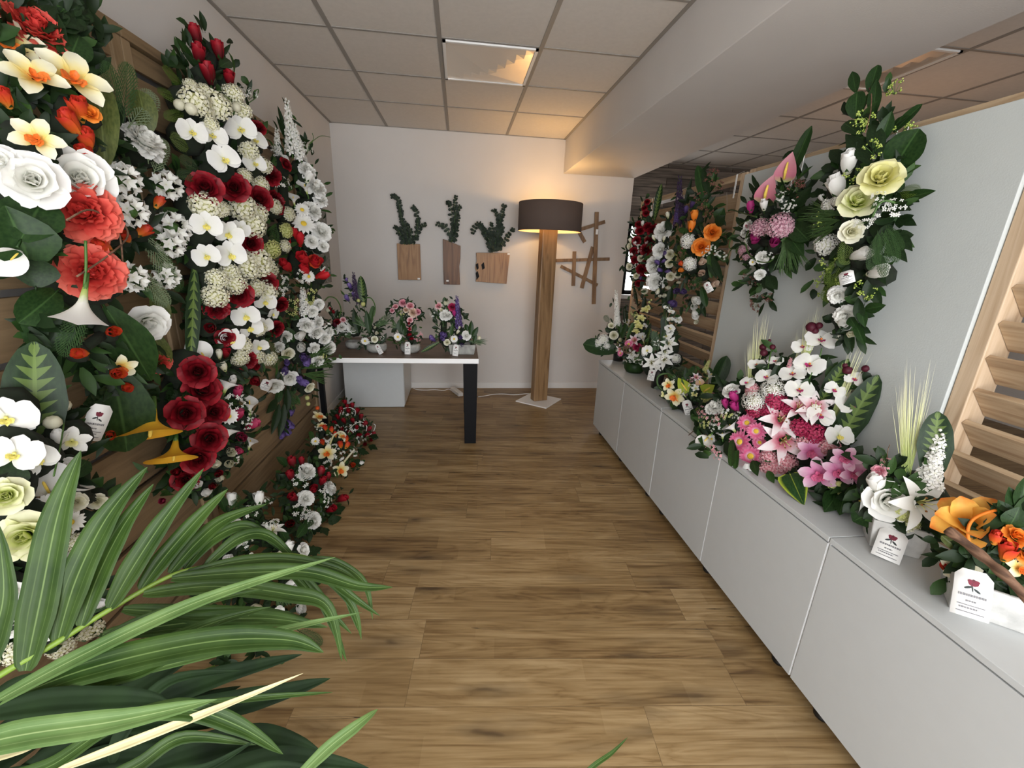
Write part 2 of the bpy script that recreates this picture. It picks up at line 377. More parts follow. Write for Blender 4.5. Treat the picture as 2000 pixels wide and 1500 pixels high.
# ------------------------------------------------------------------ flower kit (unit size, facing +Z, upright along +Y)
PI = math.pi
SH = dict(round=([0, .12, .35, .6, .8, .93, 1], [.25, .5, .85, 1, .9, .6, .12]),
          oval=([0, .2, .5, .75, .92, 1], [.3, .7, 1, .85, .5, .06]),
          lance=([0, .15, .4, .65, .85, 1], [.22, .6, 1, .8, .4, .03]),
          strap=([0, .1, .5, .8, .95, 1], [.5, .8, 1, .9, .6, .1]),
          blunt=([0, .2, .6, .85, 1], [.35, .7, 1, .9, .55]),
          heart=([0, .03, .15, .35, .6, .85, 1], [.35, .75, 1, .95, .7, .3, .02]))
def petal(mb, M, L, W, b0, b1, cup=.6, sh='round', nu=6, nv=4, ruf=0, mi=0, fold=0, ph=0, t0=0, t1=1, across=False):
    b0, b1 = math.radians(b0), math.radians(b1)
    xs, ws = SH[sh]; x = z = 0.0; vs = []; ts = []
    for i in range(nu+1):
        u = i/nu; a = b0+(b1-b0)*u; w = W*float(np.interp(u, xs, ws))
        nx, nz = -math.sin(a), math.cos(a)
        for j in range(nv+1):
            v = -1+2*j/nv
            if abs(cup) > 1e-3: y = w*math.sin(v*cup)/cup; k = w*(1-math.cos(v*cup))/cup
            else: y = w*v; k = 0
            k += fold*w*abs(v) + ruf*w*math.sin(v*4.5+u*7+ph)*(.3+u)
            vs.append(M @ Vector((x+nx*k, y, z+nz*k))); ts.append(abs(v) if across else t0+(t1-t0)*u)
        x += math.cos(a)*L/nu; z += math.sin(a)*L/nu
    n = nv+1
    mb.add(vs, [(i*n+j, (i+1)*n+j, (i+1)*n+j+1, i*n+j+1) for i in range(nu) for j in range(nv)], mi, ts)
def ring(mb, n, r0, z0, L, W, b0, b1, rnd, ang0=0, jit=.12, tilt=6, **k):
    for i in range(n):
        a = ang0+2*PI*i/n+rnd.uniform(-jit, jit); tb = rnd.uniform(-tilt, tilt)
        M = Matrix.Rotation(a, 4, 'Z') @ Matrix.Translation((r0, 0, z0))
        petal(mb, M, L*rnd.uniform(.92, 1.06), W, b0+tb, b1+tb, ph=rnd.uniform(0, 6), **k)
def sepals(mb, z, L, rnd, mi=1, n=5, b0=20, b1=-60):
    ring(mb, n, .04, z, L, L*.22, b0, b1, rnd, cup=.3, sh='lance', nu=4, nv=2, mi=mi)
def k_rose(sd=0):
    r = random.Random(sd); mb = MB()
    ring(mb, 3, .02, -.2, .34, .15, 90, 96, r, cup=1.7, sh='blunt', nu=4, t0=0, t1=.45)
    ring(mb, 4, .06, -.22, .38, .2, 84, 84, r, .5, cup=1.25, sh='blunt', nu=5, t0=0, t1=.6)
    ring(mb, 4, .09, -.23, .42, .26, 72, 55, r, 1.1, cup=.95, sh='blunt', nu=5, ruf=.03, t0=0, t1=.72)
    ring(mb, 5, .11, -.25, .46, .30, 62, 28, r, .3, cup=.75, sh='round', nu=6, ruf=.05, t0=.05, t1=.88)
    ring(mb, 5, .12, -.27, .50, .33, 46, -22, r, .9, cup=.5, sh='round', nu=6, ruf=.07, t0=.15, t1=1)
    mb.ball((0, 0, -.08), .07, 0, 6, 4, t=.1)
    sepals(mb, -.28, .3, r); return mb
def k_bud(sd=0):
    r = random.Random(sd); mb = MB()
    ring(mb, 3, .03, -.5, .95, .2, 88, 96, r, cup=1.6, sh='blunt', nu=5)
    ring(mb, 3, .10, -.5, .95, .30, 76, 92, r, .6, cup=1.15, sh='blunt', nu=6, ruf=.02)
    ring(mb, 3, .12, -.5, .9, .34, 70, 84, r, 1.5, cup=1.0, sh='blunt', nu=6, ruf=.04)
    sepals(mb, -.5, .4, r, n=5, b0=40, b1=70)
    mb.tube([(0, 0, -.5), (0.03, 0, -.8)], .05, 5, 1); return mb
def k_peony(sd=0, tight=1.0):
    r = random.Random(sd); mb = MB()
    for k, (n, r0, L, W, b0, b1) in enumerate([(6, .02, .3, .10, 88, 100), (8, .06, .34, .12, 76, 74), (9, .09, .37, .13, 64, 52), (10, .11, .4, .15, 50, 30), (10, .12, .42, .17, 36, 10), (10, .12, .42, .18, 22, -12), (8, .11, .42, .2, 4, -40)]):
        ring(mb, n, r0, -.2-.012*k, L, W, b0, b1, r, k*.4, .25, 10, cup=.45, sh='blunt', nu=4, nv=4, ruf=.24*tight, t0=k*.08, t1=.45+k*.1)
    mb.ball((0, 0, -.03), .11, 0, 7, 5, .3, r, t=.45); sepals(mb, -.26, .25, r); return mb
def k_lily(sd=0):
    r = random.Random(sd); mb = MB()
    ring(mb, 3, .03, -.22, .64, .15, 55, -25, r, 0, .08, 5, cup=.5, sh='lance', nu=7, nv=4, ruf=.03)
    ring(mb, 3, .03, -.24, .62, .12, 48, -20, r, PI/3, .08, 5, cup=.5, sh='lance', nu=7, nv=4, ruf=.03)
    mb.tube([(0, 0, -.45), (0, 0, -.2)], [.03, .06], 6, 1); return mb
def k_lily_stamens(sd=0):
    r = random.Random(sd); mb = MB()
    for i in range(6):
        a = 2*PI*i/6+r.uniform(-.2, .2); c, s = math.cos(a), math.sin(a)
        mb.tube([(0, 0, -.2), (c*.07, s*.07, .02), (c*.13, s*.13, .12)], .009, 4, 0)
        mb.ball((c*.135, s*.135, .13), .022, 1, 5, 3)
    mb.tube([(0, 0, -.2), (0, .02, .16)], .012, 4, 0); return mb
def k_phal(sd=0):
    r = random.Random(sd); mb = MB()
    for a in (90, 215, 325):
        petal(mb, Matrix.Rotation(math.radians(a), 4, 'Z') @ Matrix.Translation((.02, 0, -.03)), .46, .19, 12, -8, .3, 'oval', 5, 4, .02, ph=r.uniform(0, 6))
    for a in (8, 172):
        petal(mb, Matrix.Rotation(math.radians(a), 4, 'Z') @ Matrix.Translation((.01, 0, 0)), .49, .33, 18, -12, .25, 'round', 6, 6, .03, ph=r.uniform(0, 6))
    return mb
def k_phal_lip(sd=0):
    mb = MB()
    for a in (235, 305):
        petal(mb, Matrix.Rotation(math.radians(a), 4, 'Z') @ Matrix.Translation((.02, 0, .01)), .17, .08, 55, 10, .6, 'round', 4, 3)
    petal(mb, Matrix.Rotation(-PI/2, 4, 'Z') @ Matrix.Translation((.02, 0, .01)), .2, .07, 60, -20, .7, 'lance', 4, 3)
    mb.ball((0, .02, .06), .04, 1, 6, 4); return mb
def k_cymb(sd=0):
    r = random.Random(sd); mb = MB()
    for a in (90, 162, 18, 218, 322):
        petal(mb, Matrix.Rotation(math.radians(a+r.uniform(-6, 6)), 4, 'Z') @ Matrix.Translation((.02, 0, -.05)), .5, .17, 32, -15, .55, 'oval', 6, 4, .03, ph=r.uniform(0, 6))
    return mb
def k_cymb_lip(sd=0):
    mb = MB()
    for a in (240, 300, 270):
        petal(mb, Matrix.Rotation(math.radians(a), 4, 'Z') @ Matrix.Translation((.02, 0, 0)), .27, .11, 62, -5, .8, 'round', 5, 4, .06)
    petal(mb, Matrix.Rotation(PI/2, 4, 'Z') @ Matrix.Translation((.0, 0, 0)), .16, .07, 75, 40, .9, 'round', 4, 3); return mb
def floret(mb, M, s, r, n=4, mi=0):
    a0 = r.uniform(0, 6)
    for i in range(n):
        a = a0+2*PI*i/n; c, q = math.cos(a), math.sin(a); e = .5
        c1, q1, c2, q2 = math.cos(a-e), math.sin(a-e), math.cos(a+e), math.sin(a+e)
        vs = [(0, 0, 0), (c1*.75*s, q1*.75*s, .16*s), (c*s*1.1, q*s*1.1, .02*s), (c2*.75*s, q2*.75*s, .16*s), (c*.62*s, q*.62*s, .06*s)]
        mb.add([M @ Vector(v) for v in vs], [(0, 1, 4), (1, 2, 4), (2, 3, 4), (3, 0, 4)], mi, [0, .8, 1, .8, .5])
def zto(d, p=(0, 0, 0), spin=0.0):
    d = Vector(d).normalized()
    return Matrix.Translation(Vector(p)) @ d.to_track_quat('Z', 'Y').to_matrix().to_4x4() @ Matrix.Rotation(spin, 4, 'Z')
def k_hyd(sd=0, n=36, fs=.15, R=.42, flat=.75):
    r = random.Random(sd); mb = MB(); g = PI*(3-math.sqrt(5))
    for i in range(n):
        z = 1-1.15*(i+.5)/n; q = math.sqrt(max(0, 1-z*z)); a = g*i
        d = Vector((q*math.cos(a), q*math.sin(a), z)); p = d*R*r.uniform(.85, 1.1); p.z *= flat
        floret(mb, zto(d+Vector((r.uniform(-.3, .3), r.uniform(-.3, .3), .2)), p-Vector((0, 0, .15))), fs, r, 4)
    mb.ball((0, 0, -.17), .27, 0, 8, 5); return mb
def k_sprig(sd=0):  # loose cluster of small stars on thin stems
    r = random.Random(sd); mb = MB()
    for i in range(15):
        a = r.uniform(0, 6.3); q = math.sqrt(r.random())*.48; p = Vector((q*math.cos(a), q*math.sin(a), r.uniform(-.05, .15)))
        floret(mb, zto((p.x, p.y, .7), p), .10, r, 4); mb.tube([(0, 0, -.4), p*.6+Vector((0, 0, -.12)), p], .008, 3, 1, cap=False)
    return mb
def k_star(sd=0):  # head of narrow white star flowers (stock / tuberose)
    r = random.Random(sd); mb = MB(); g = PI*(3-math.sqrt(5)); n = 13
    for i in range(n):
        z = 1-1.0*(i+.5)/n; q = math.sqrt(max(0, 1-z*z)); a = g*i
        d = Vector((q*math.cos(a), q*math.sin(a), z)); M = zto(d, d*.24-Vector((0, 0, .12)), r.uniform(0, 6))
        for k in range(5):
            petal(mb, M @ Matrix.Rotation(2*PI*k/5, 4, 'Z'), .24, .062, 60, 5, .4, 'oval', 3, 2)
    mb.ball((0, 0, -.15), .2, 1, 6, 4); return mb
def k_spike(sd=0, fs=.085, n=44, R=.16):
    r = random.Random(sd); mb = MB()
    mb.tube([(0, 0, 0), (0, .5, 0), (0, 1, 0)], [.02, .015, .006], 5, 1)
    for i in range(n):
        u = (i/n); a = i*2.4; s = (1-u*.72); y = .1+.9*u
        d = Vector((math.cos(a), .35, math.sin(a)*.9+.25)).normalized()
        p = Vector((math.cos(a)*R*s, y, math.sin(a)*R*s))
        if u > .85: mb.ball(p, fs*.35, 0, 5, 3, t=.6)
        else: floret(mb, zto(d, p), fs*(.55+.6*s), r, 5)
    return mb
def k_daisy(sd=0, n=15):
    r = random.Random(sd); mb = MB()
    ring(mb, n, .1, 0, .4, .075, 12, -14, r, 0, .06, 6, cup=.3, sh='strap', nu=4, nv=2)
    ring(mb, n, .1, .015, .33, .06, 26, 0, r, .2, .06, 6, cup=.3, sh='strap', nu=4, nv=2)
    return mb
def k_daisy_eye(sd=0):
    mb = MB(); mb.lathe([(.001, .07), (.07, .065), (.12, .04), (.13, 0), (.1, -.04)], 12); return mb
def k_calla(sd=0):  # two-point: stem end at y=0, mouth at y=1, opens towards +Z
    mb = MB(); nu, nv = 13, 24; vs = []; ts = []
    for i in range(nu+1):
        u = i/nu; fl = max(0, u-.4)/.6
        for j in range(nv+1):
            a = -PI+2*PI*j/nv+PI/2                 # seam on the front (+z)
            back = (1-math.sin(a))/2               # 1 on the back lip
            rad = .055+.075*u+.30*fl**1.7
            x = math.cos(a)*rad*(1+.25*fl)
            z = math.sin(a)*rad*(.9-.2*fl)+.05
            y = u*(.60+.02*back)+.30*fl*back
            z -= .24*fl**2.2*back; z += .06*fl*(1-back)
            tip = max(0, 1-abs(math.cos(a))*1.5)*back*fl
            y += .10*tip*fl; x *= 1-.35*tip; z -= .06*tip*fl
            fr = (1-back)*fl; y -= .10*fr*fr
            vs.append((x, y, z)); ts.append(u)
    n = nv+1
    mb.add(vs, [(i*n+j, (i+1)*n+j, (i+1)*n+j+1, i*n+j+1) for i in range(nu) for j in range(nv)], 0, ts)
    mb.tube([(0, -.3, .02), (0, -.1, .05), (0, .05, .05)], [.04, .05, .06], 7, 1); return mb
def k_calla_spadix(sd=0):
    mb = MB(); mb.tube([(0, .2, .05), (0, .5, .06), (0, .66, .07), (0, .70, .07)], [.025, .035, .03, .01], 7); return mb
def k_anth(sd=0):
    mb = MB(); petal(mb, Matrix.Rotation(PI/2, 4, 'Z'), 1.0, .34, 8, -12, .35, 'heart', 9, 6, .025)
    mb.tube([(0, -.4, -.2), (0, .08, -.02)], .03, 5, 1); return mb
def k_anth_spadix(sd=0):
    mb = MB(); mb.tube([(0, .1, .03), (0, .35, .1), (0, .62, .12), (0, .66, .12)], [.035, .045, .03, .008], 7); return mb
def k_magnolia(sd=0):
    r = random.Random(sd); mb = MB()
    ring(mb, 4, .05, -.3, .62, .26, 75, 20, r, .4, .15, 8, cup=.7, sh='oval', nu=6, nv=5, ruf=.05)
    ring(mb, 5, .05, -.32, .68, .27, 45, -10, r, 0, .15, 8, cup=.6, sh='oval', nu=6, nv=5, ruf=.06)
    mb.tube([(0, 0, -.6), (0, 0, -.3)], .04, 5, 1); return mb
def k_allium(sd=0): 
    return k_hyd(sd, 80, .085, .44, 1.0)
def k_berry(sd=0):
    r = random.Random(sd); mb = MB()
    for i in range(7):
        a = r.uniform(0, 6.3); b = r.uniform(.15, .45); e = Vector((b*math.cos(a), b*math.sin(a), r.uniform(-.05, .15)))
        mb.tube([(0, 0, -.35), e*.5+Vector((0, 0, -.12)), e], .012, 4, 1, cap=False)
        for k in range(7):
            d = Vector((r.uniform(-1, 1), r.uniform(-1, 1), r.uniform(-.4, 1))).normalized()*r.uniform(.05, .13)
            mb.ball(e+d, r.uniform(.026, .042), 0, 6, 4, t=r.random()); mb.tube([e, e+d], .006, 3, 1, cap=False)
    return mb
def k_ball(sd=0):
    r = random.Random(sd); mb = MB(); mb.ball((0, 0, 0), .5, 0, 10, 7, .05, r, t=.6); mb.tube([(0, 0, -.5), (0, 0, -1.2)], .08, 5, 1); return mb
def k_wicker(sd=0):
    r = random.Random(sd); mb = MB()
    for i in range(16):
        q = Matrix.Rotation(r.uniform(0, 6), 3, Vector((r.uniform(-1, 1), r.uniform(-1, 1), r.uniform(-1, 1))).normalized())
        mb.tube([q @ Vector((.46*math.cos(a*PI/9), .46*math.sin(a*PI/9), .04*math.sin(a))) for a in range(19)], .022, 4, 0, cap=False)
    return mb
# leaves: two-point, base y=0, tip y=1, half-width .5
def k_leaf(sh='lance', bend=-25, fold=.25, nu=9, nv=6, ruf=.02, wave=0):
    mb = MB(); petal(mb, Matrix.Rotation(PI/2, 4, 'Z'), 1.0, .5, 14, bend, 0, sh, nu, nv, ruf, fold=fold, across=True)
    mb.tube([(0, -.12, -.02), (0, .03, 0)], [.03, .025], 4, 0); return mb
def k_fern(sd=0, n=14, dx=.48, w=.009):
    mb = MB(); r = random.Random(sd)
    mb.tube([(0, 0, 0), (0, .5, .05), (0, 1, 0)], [.02, .014, .004], 4, 0)
    for i in range(n):
        u = .08+.9*i/n; L = dx*(math.sin(PI*min(1, u*.8+.22)))*1.0
        for s in (-1, 1):
            M = Matrix.Translation((0, u, .05*math.sin(PI*u))) @ Matrix.Rotation(PI/2-s*(.9-.35*u), 4, 'Z')
            petal(mb, M, L, w*1.4, 8, -18, 0, 'strap', 4, 2, .05, across=True)
            for q in (.3, .55, .8):
                for s2 in (-1, 1):
                    petal(mb, M @ Matrix.Translation((L*q, 0, .02)) @ Matrix.Rotation(s2*.8, 4, 'Z'), L*.17, w*.8, 10, -10, 0, 'oval', 2, 2, across=True)
    return mb
def k_grass(sd=0, n=26, spread=.5, w=.016):
    r = random.Random(sd); mb = MB()
    for i in range(n):
        a = r.uniform(-spread, spread); L = r.uniform(.6, 1.02); M = Matrix.Rotation(PI/2+a*.75, 4, 'Z') @ Matrix.Rotation(r.uniform(-.25, .25), 4, 'X')
        petal(mb, M, L, w, r.uniform(0, 14), r.uniform(-30, 0), 0, 'strap', 6, 2, across=True)
    return mb
def k_barley(sd=0):
    r = random.Random(sd); mb = MB()
    for i in range(22):
        a = r.gauss(0, .11); L = r.uniform(.6, 1.0); bend = r.uniform(-8, 2)
        M = Matrix.Translation((r.uniform(-.05, .05), 0, r.uniform(-.03, .03))) @ Matrix.Rotation(PI/2+a, 4, 'Z') @ Matrix.Rotation(r.uniform(-.12, .12), 4, 'X')
        petal(mb, M, L, .0065, r.uniform(-4, 6), bend, 0, 'lance', 6, 2, across=False)
    return mb
def k_ivy(sd=0):
    mb = MB()
    for a, L, w in ((0, 1.0, .3), (62, .7, .22), (-62, .7, .22), (125, .42, .2), (-125, .42, .2)):
        petal(mb, Matrix.Translation((0, .28, 0)) @ Matrix.Rotation(PI/2+math.radians(a), 4, 'Z'), L*.72, w, 6, -18, 0, 'lance' if L < 1 else 'heart', 5, 4, across=True, fold=.1)
    mb.tube([(0, -.1, -.02), (0, .3, 0)], .02, 4, 0); return mb
def k_sprigleaf(sd=0, n=13, lw=.17, ll=.34, sh='oval'):  # stem with paired leaves
    r = random.Random(sd); mb = MB(); mb.tube([(0, 0, 0), (.02, .5, .03), (0, 1, 0)], [.016, .012, .005], 4, 1)
    for i in range(n):
        u = .12+.86*i/n
        for s in (-1, 1):
            M = Matrix.Translation((0, u, .02)) @ Matrix.Rotation(PI/2-s*r.uniform(.6, 1.2), 4, 'Z') @ Matrix.Rotation(r.uniform(-.6, .6), 4, 'X')
            petal(mb, M, ll*(1.15-.6*u)*r.uniform(.8, 1.1), lw*(1.1-.5*u), r.uniform(10, 45), -10, 0, sh, 4, 2, fold=.15, across=True)
    return mb

G = lambda n, c0, c1, **k: leaf_mat(n, c0, c1, **k)
LEAFD = G('leaf_dark', (.005, .014, .004), (.014, .034, .009), rough=.5, trans=.08)
LEAFM = G('leaf_mid', (.016, .046, .009), (.04, .09, .02), rough=.5)
LEAFO = G('leaf_olive', (.05, .07, .015), (.11, .13, .035), vein=('rib', (.16, .2, .06)))
LEAFB = G('leaf_broad', (.009, .03, .007), (.022, .055, .013), rough=.42, vein=('rib', (.05, .11, .03)))
LEAFV = G('leaf_variegated', (.007, .022, .006), (.016, .042, .012), rough=.4, vein=('feather', (.13, .2, .045)))
LEAFY = G('leaf_yellow_edge', (.012, .045, .012), (.03, .08, .02), rough=.35, vein=('edge', (.42, .52, .05)))
FERNM = G('fern_green', (.018, .05, .014), (.045, .095, .028))
FERNL = G('fern_lime', (.06, .11, .014), (.14, .21, .04))
FERNG = G('fern_greyish', (.13, .18, .1), (.22, .28, .16))
EUCM = G('eucalyptus', (.016, .026, .018), (.045, .062, .046), trans=.05, rough=.6)
GRASSM = G('needle_grass', (.03, .07, .02), (.07, .13, .04))
STEM = plain('stem_green', (.05, .12, .02), .5, .2)
COREM = plain('core_shade', (.006, .012, .004), .95, .4, 40)  # near-black colour stands in for the shade inside the arrangements
PM = petal_mat
P_W = PM('petal_white', [(0, (.70, .72, .5)), (.22, (.88, .88, .82)), (1, (.93, .93, .91))], trans=.3)
P_C = PM('petal_cream', [(0, (.60, .60, .25)), (.35, (.78, .76, .55)), (1, (.84, .83, .72))])
P_G = PM('petal_cream_green', [(0, (.38, .50, .04)), (.3, (.62, .68, .2)), (.7, (.78, .78, .5)), (1, (.8, .78, .56))])
P_R = PM('petal_red', [(0, (.025, .0008, .002)), (.45, (.10, .0015, .005)), (.8, (.21, .003, .010)), (1, (.33, .009, .02))], trans=.1)
P_RB = PM('petal_bright_red', [(0, (.4, .01, .01)), (1, (.6, .02, .03))], trans=.15)
P_CR = PM('petal_crimson', [(0, (.2, .004, .03)), (.5, (.36, .015, .07)), (1, (.5, .06, .14))], trans=.1)
P_MG = PM('petal_magenta', [(0, (.25, .01, .1)), (1, (.42, .03, .18))], trans=.1)
P_BG = PM('petal_burgundy', [(0, (.04, .003, .010)), (1, (.085, .007, .02))], trans=.05)
P_O = PM('petal_orange', [(0, (.65, .12, .01)), (.5, (.80, .22, .02)), (1, (.85, .30, .05))])
P_OR = PM('petal_orange_red', [(0, (.75, .35, .05)), (.45, (.72, .13, .02)), (1, (.55, .03, .02))])
P_CO = PM('petal_coral', [(0, (.42, .02, .015)), (.5, (.62, .05, .04)), (1, (.75, .19, .13))])
P_Y = PM('petal_yellow', [(0, (.3, .4, .04)), (.15, (.75, .45, .03)), (.6, (.85, .50, .04)), (1, (.8, .40, .03))])
P_YO = PM('petal_yellow_orange', [(0, (.6, .12, .02)), (.35, (.78, .34, .04)), (.7, (.82, .46, .09)), (1, (.72, .2, .03))])
P_CY = PM('petal_cream_yellow', [(0, (.8, .35, .03)), (.3, (.82, .66, .2)), (.65, (.84, .8, .55)), (1, (.84, .82, .66))])
P_YY = PM('petal_soft_yellow', [(0, (.6, .6, .15)), (.5, (.75, .72, .28)), (1, (.82, .80, .5))])
P_P = PM('petal_pink', [(0, (.5, .05, .12)), (.4, (.75, .25, .35)), (1, (.82, .55, .58))])
P_PS = PM('petal_pink_stripe', [(0, (.75, .62, .5)), (.12, (.64, .08, .17)), (.33, (.78, .36, .43)), (.55, (.87, .76, .78)), (1, (.9, .88, .88))])
P_PC = PM('petal_orchid_pink', [(0, (.6, .10, .3)), (.45, (.72, .3, .5)), (1, (.84, .66, .76))])
P_PW = PM('petal_pink_white', [(0, (.75, .3, .34)), (.5, (.78, .3, .36)), (1, (.86, .76, .74))])
P_PL = PM('petal_lilac_pink', [(0, (.45, .2, .27)), (.6, (.66, .36, .44)), (1, (.82, .68, .72))])
P_GB = PM('petal_gerbera', [(0, (.8, .6, .66)), (.45, (.72, .1, .26)), (1, (.78, .3, .45))])
P_PE = PM('petal_peach', [(0, (.7, .4, .25)), (1, (.82, .7, .58))])
P_V = PM('petal_violet', [(0, (.05, .03, .1)), (.5, (.09, .05, .2)), (1, (.2, .14, .38))], trans=.1)
P_VD = PM('petal_dark_violet', [(0, (.02, .012, .035)), (1, (.06, .035, .09))], trans=.05)
P_LG = PM('petal_lime', [(0, (.34, .42, .03)), (1, (.44, .52, .05))])
P_AP = PM('petal_anthurium', [(0, (.45, .55, .2)), (.2, (.62, .2, .28)), (1, (.75, .36, .42))])
P_GY = PM('floret_yellow_green', [(0, (.4, .45, .1)), (1, (.72, .72, .34))])
P_BR = PM('berry_green', [(0, (.2, .3, .03)), (1, (.5, .58, .16))], trans=0)
P_BB = PM('berry_burgundy', [(0, (.1, .03, .025)), (1, (.25, .1, .08))], trans=0)
P_CALW = PM('petal_calla', [(0, (.3, .42, .06)), (.3, (.55, .62, .25)), (.5, (.84, .84, .78)), (1, (.86, .86, .85))])
P_LIPY = plain('lip_yellow', (.75, .66, .16), .5, .2)
P_LIPM = plain('lip_magenta', (.40, .02, .14), .5, .2)
P_LIPO = plain('lip_orange', (.72, .16, .02), .5, .3)
P_LIPP = plain('lip_rose', (.6, .12, .25), .5, .3)
EYE = plain('flower_eye', (.7, .48, .04), .8, .3, 60)
SPX = plain('spadix_yellow', (.8, .58, .10), .7, .1)
POLLEN = plain('pollen', (.25, .10, .02), .8)
WICK = plain('wicker', (.16, .1, .05), .7, .2)
BARL = PM('barley_straw', [(0, (.25, .4, .06)), (.4, (.55, .6, .25)), (1, (.78, .76, .55))])
BURL = plain('burlap', (.42, .3, .2), .9, .2, 80, bump=.5, bscale=400)
# code: (part name, builder, materials, [(sub-part, builder, materials)], two-point?)
LIPY = [('lip', k_phal_lip, [P_LIPY, P_LIPY])]; LIPM = [('lip', k_phal_lip, [P_LIPM, P_LIPO])]
CYO = [('lip', k_cymb_lip, [P_LIPO])]; CYP = [('lip', k_cymb_lip, [P_LIPP])]; CYY = [('lip', k_cymb_lip, [P_YY])]
STM = [('stamens', k_lily_stamens, [P_YY, POLLEN])]
EY = [('flower_eye', k_daisy_eye, [EYE])]
KIT = {}
def reg(code, name, fn, mats, subs=(), two=False): KIT[code] = (name, fn, mats, subs, two)
for c, m in dict(w=P_W, c=P_C, g=P_G, r=P_R, o=P_O, y=P_YY, p=P_PW, d=P_OR).items(): reg('R'+c, 'rose', k_rose, [m, LEAFM])
for c, m in dict(w=P_W, y=P_C, r=P_R, b=P_RB, o=P_OR, m=P_MG, p=P_PE, t=P_O, k=P_CR, v=P_V, u=P_BG).items(): reg('B'+c, 'rosebud' if c not in 'tbv' else 'tulip', k_bud, [m, LEAFM])
for c, m in dict(c=P_CO, w=P_W, p=P_P, r=P_R, k=P_CR, f=P_PE).items(): reg('P'+c, 'peony', k_peony, [m, LEAFM])
for c, m in dict(w=P_C, s=P_W, p=P_PW, c=P_CR, l=P_PL, g=P_GY).items(): reg('H'+c, 'hydrangea', k_hyd, [m, STEM])
reg('Jw', 'blossom_sprig', k_sprig, [P_W, STEM]); reg('Jy', 'blossom_sprig', k_sprig, [P_GY, STEM]); reg('Jp', 'blossom_sprig', k_sprig, [P_PW, STEM])
reg('Ts', 'star_blossom', k_star, [P_W, STEM])
reg('Ow', 'moth_orchid', k_phal, [P_W], LIPY); reg('Om', 'moth_orchid', k_phal, [P_W], LIPM)
reg('Yp', 'orchid', k_cymb, [P_PC], CYP); reg('Yo', 'orchid', k_cymb, [P_CY], CYO); reg('Yy', 'orchid', k_cymb, [P_YY], CYY); reg('Yw', 'orchid', k_cymb, [P_W], CYY)
reg('Lw', 'lily', k_lily, [P_W, STEM], STM); reg('Lp', 'lily', k_lily, [P_PS, STEM], STM)
reg('Gp', 'gerbera', k_daisy, [P_GB], EY); reg('Dw', 'daisy', k_daisy, [P_W], EY)
reg('Cw', 'calla_lily', k_calla, [P_CALW, STEM], [('spadix', k_calla_spadix, [SPX])], True)
reg('Cy', 'calla_lily', k_calla, [P_Y, STEM], [('spadix', k_calla_spadix, [SPX])], True)
for c, m in dict(p=P_AP, l=P_LG, c=P_PE).items(): reg('N'+c, 'anthurium', k_anth, [m, STEM], [('spadix', k_anth_spadix, [SPX])], True)
reg('Mo', 'magnolia', k_magnolia, [P_YO, STEM]); reg('Aw', 'allium', k_allium, [P_W, STEM])
reg('Kg', 'berry_sprig', k_berry, [P_BR, STEM]); reg('Kb', 'berry_sprig', k_berry, [P_BB, STEM]); reg('Zb', 'flower_bud', k_ball, [P_BG, STEM]); reg('Zy', 'flower_bud', k_ball, [P_GY, STEM]); reg('Zw', 'flower_bud', k_ball, [P_C, STEM]); reg('Zo', 'flower_bud', k_ball, [P_OR, STEM])
reg('Wk', 'wicker_ball', k_wicker, [WICK])
for c, m in dict(w=P_W, v=P_V, d=P_VD, p=P_PW, g=P_GY).items(): reg('S'+c, 'flower_spike', k_spike, [m, STEM], (), True)
reg('Vb', 'leaf', k_leaf, [LEAFB], (), True); reg('Vd', 'leaf', k_leaf, [LEAFD], (), True); reg('Vm', 'leaf', k_leaf, [LEAFM], (), True)
reg('Vo', 'leaf', lambda sd: k_leaf('oval', -35, .35), [LEAFO], (), True); reg('Vs', 'leaf', lambda sd: k_leaf('oval', -20, .22), [LEAFB], (), True)
reg('Vc', 'patterned_leaf', lambda sd: k_leaf('oval', -18, .15, 14, 8, .03), [LEAFV], (), True); reg('Vy', 'yellow_edged_leaf', lambda sd: k_leaf('heart', -30, .2, 10, 8, .06), [LEAFY], (), True)
reg('Vf', 'fern_frond', k_fern, [FERNM], (), True); reg('Vl', 'fern_frond', k_fern, [FERNL], (), True); reg('Vq', 'fern_frond', k_fern, [FERNG], (), True)
reg('Vg', 'grass_spray', k_grass, [GRASSM], (), True); reg('Vt', 'barley_tuft', k_barley, [BARL], (), True)
reg('Vi', 'ivy_leaf', k_ivy, [LEAFD], (), True); reg('Vx', 'box_sprig', k_sprigleaf, [LEAFD, STEM], (), True); reg('Ve', 'eucalyptus_sprig', lambda sd: k_sprigleaf(sd, 9, .2, .34, 'round'), [EUCM, STEM], (), True)
reg('Vn', 'long_leaf', lambda sd: k_leaf('strap', -40, .2), [LEAFM], (), True)
for k in list(KIT):
    if not isinstance(KIT[k][3], (list, tuple)): raise Exception(k)
def k_leaf_wrap(fn): return (lambda sd: fn())
KIT = {k: (v[0], (k_leaf_wrap(v[1]) if v[1] is k_leaf else v[1]), *v[2:]) for k, v in KIT.items()}
CACHE = {}
def kit_mesh(code, var):
    if (code, var) not in CACHE:
        name, fn, mats, subs, two = KIT[code]
        CACHE[code, var] = (fn(var).mesh(name, mats), [(n, f(var).mesh(n, ms)) for n, f, ms in subs])
    return CACHE[code, var]

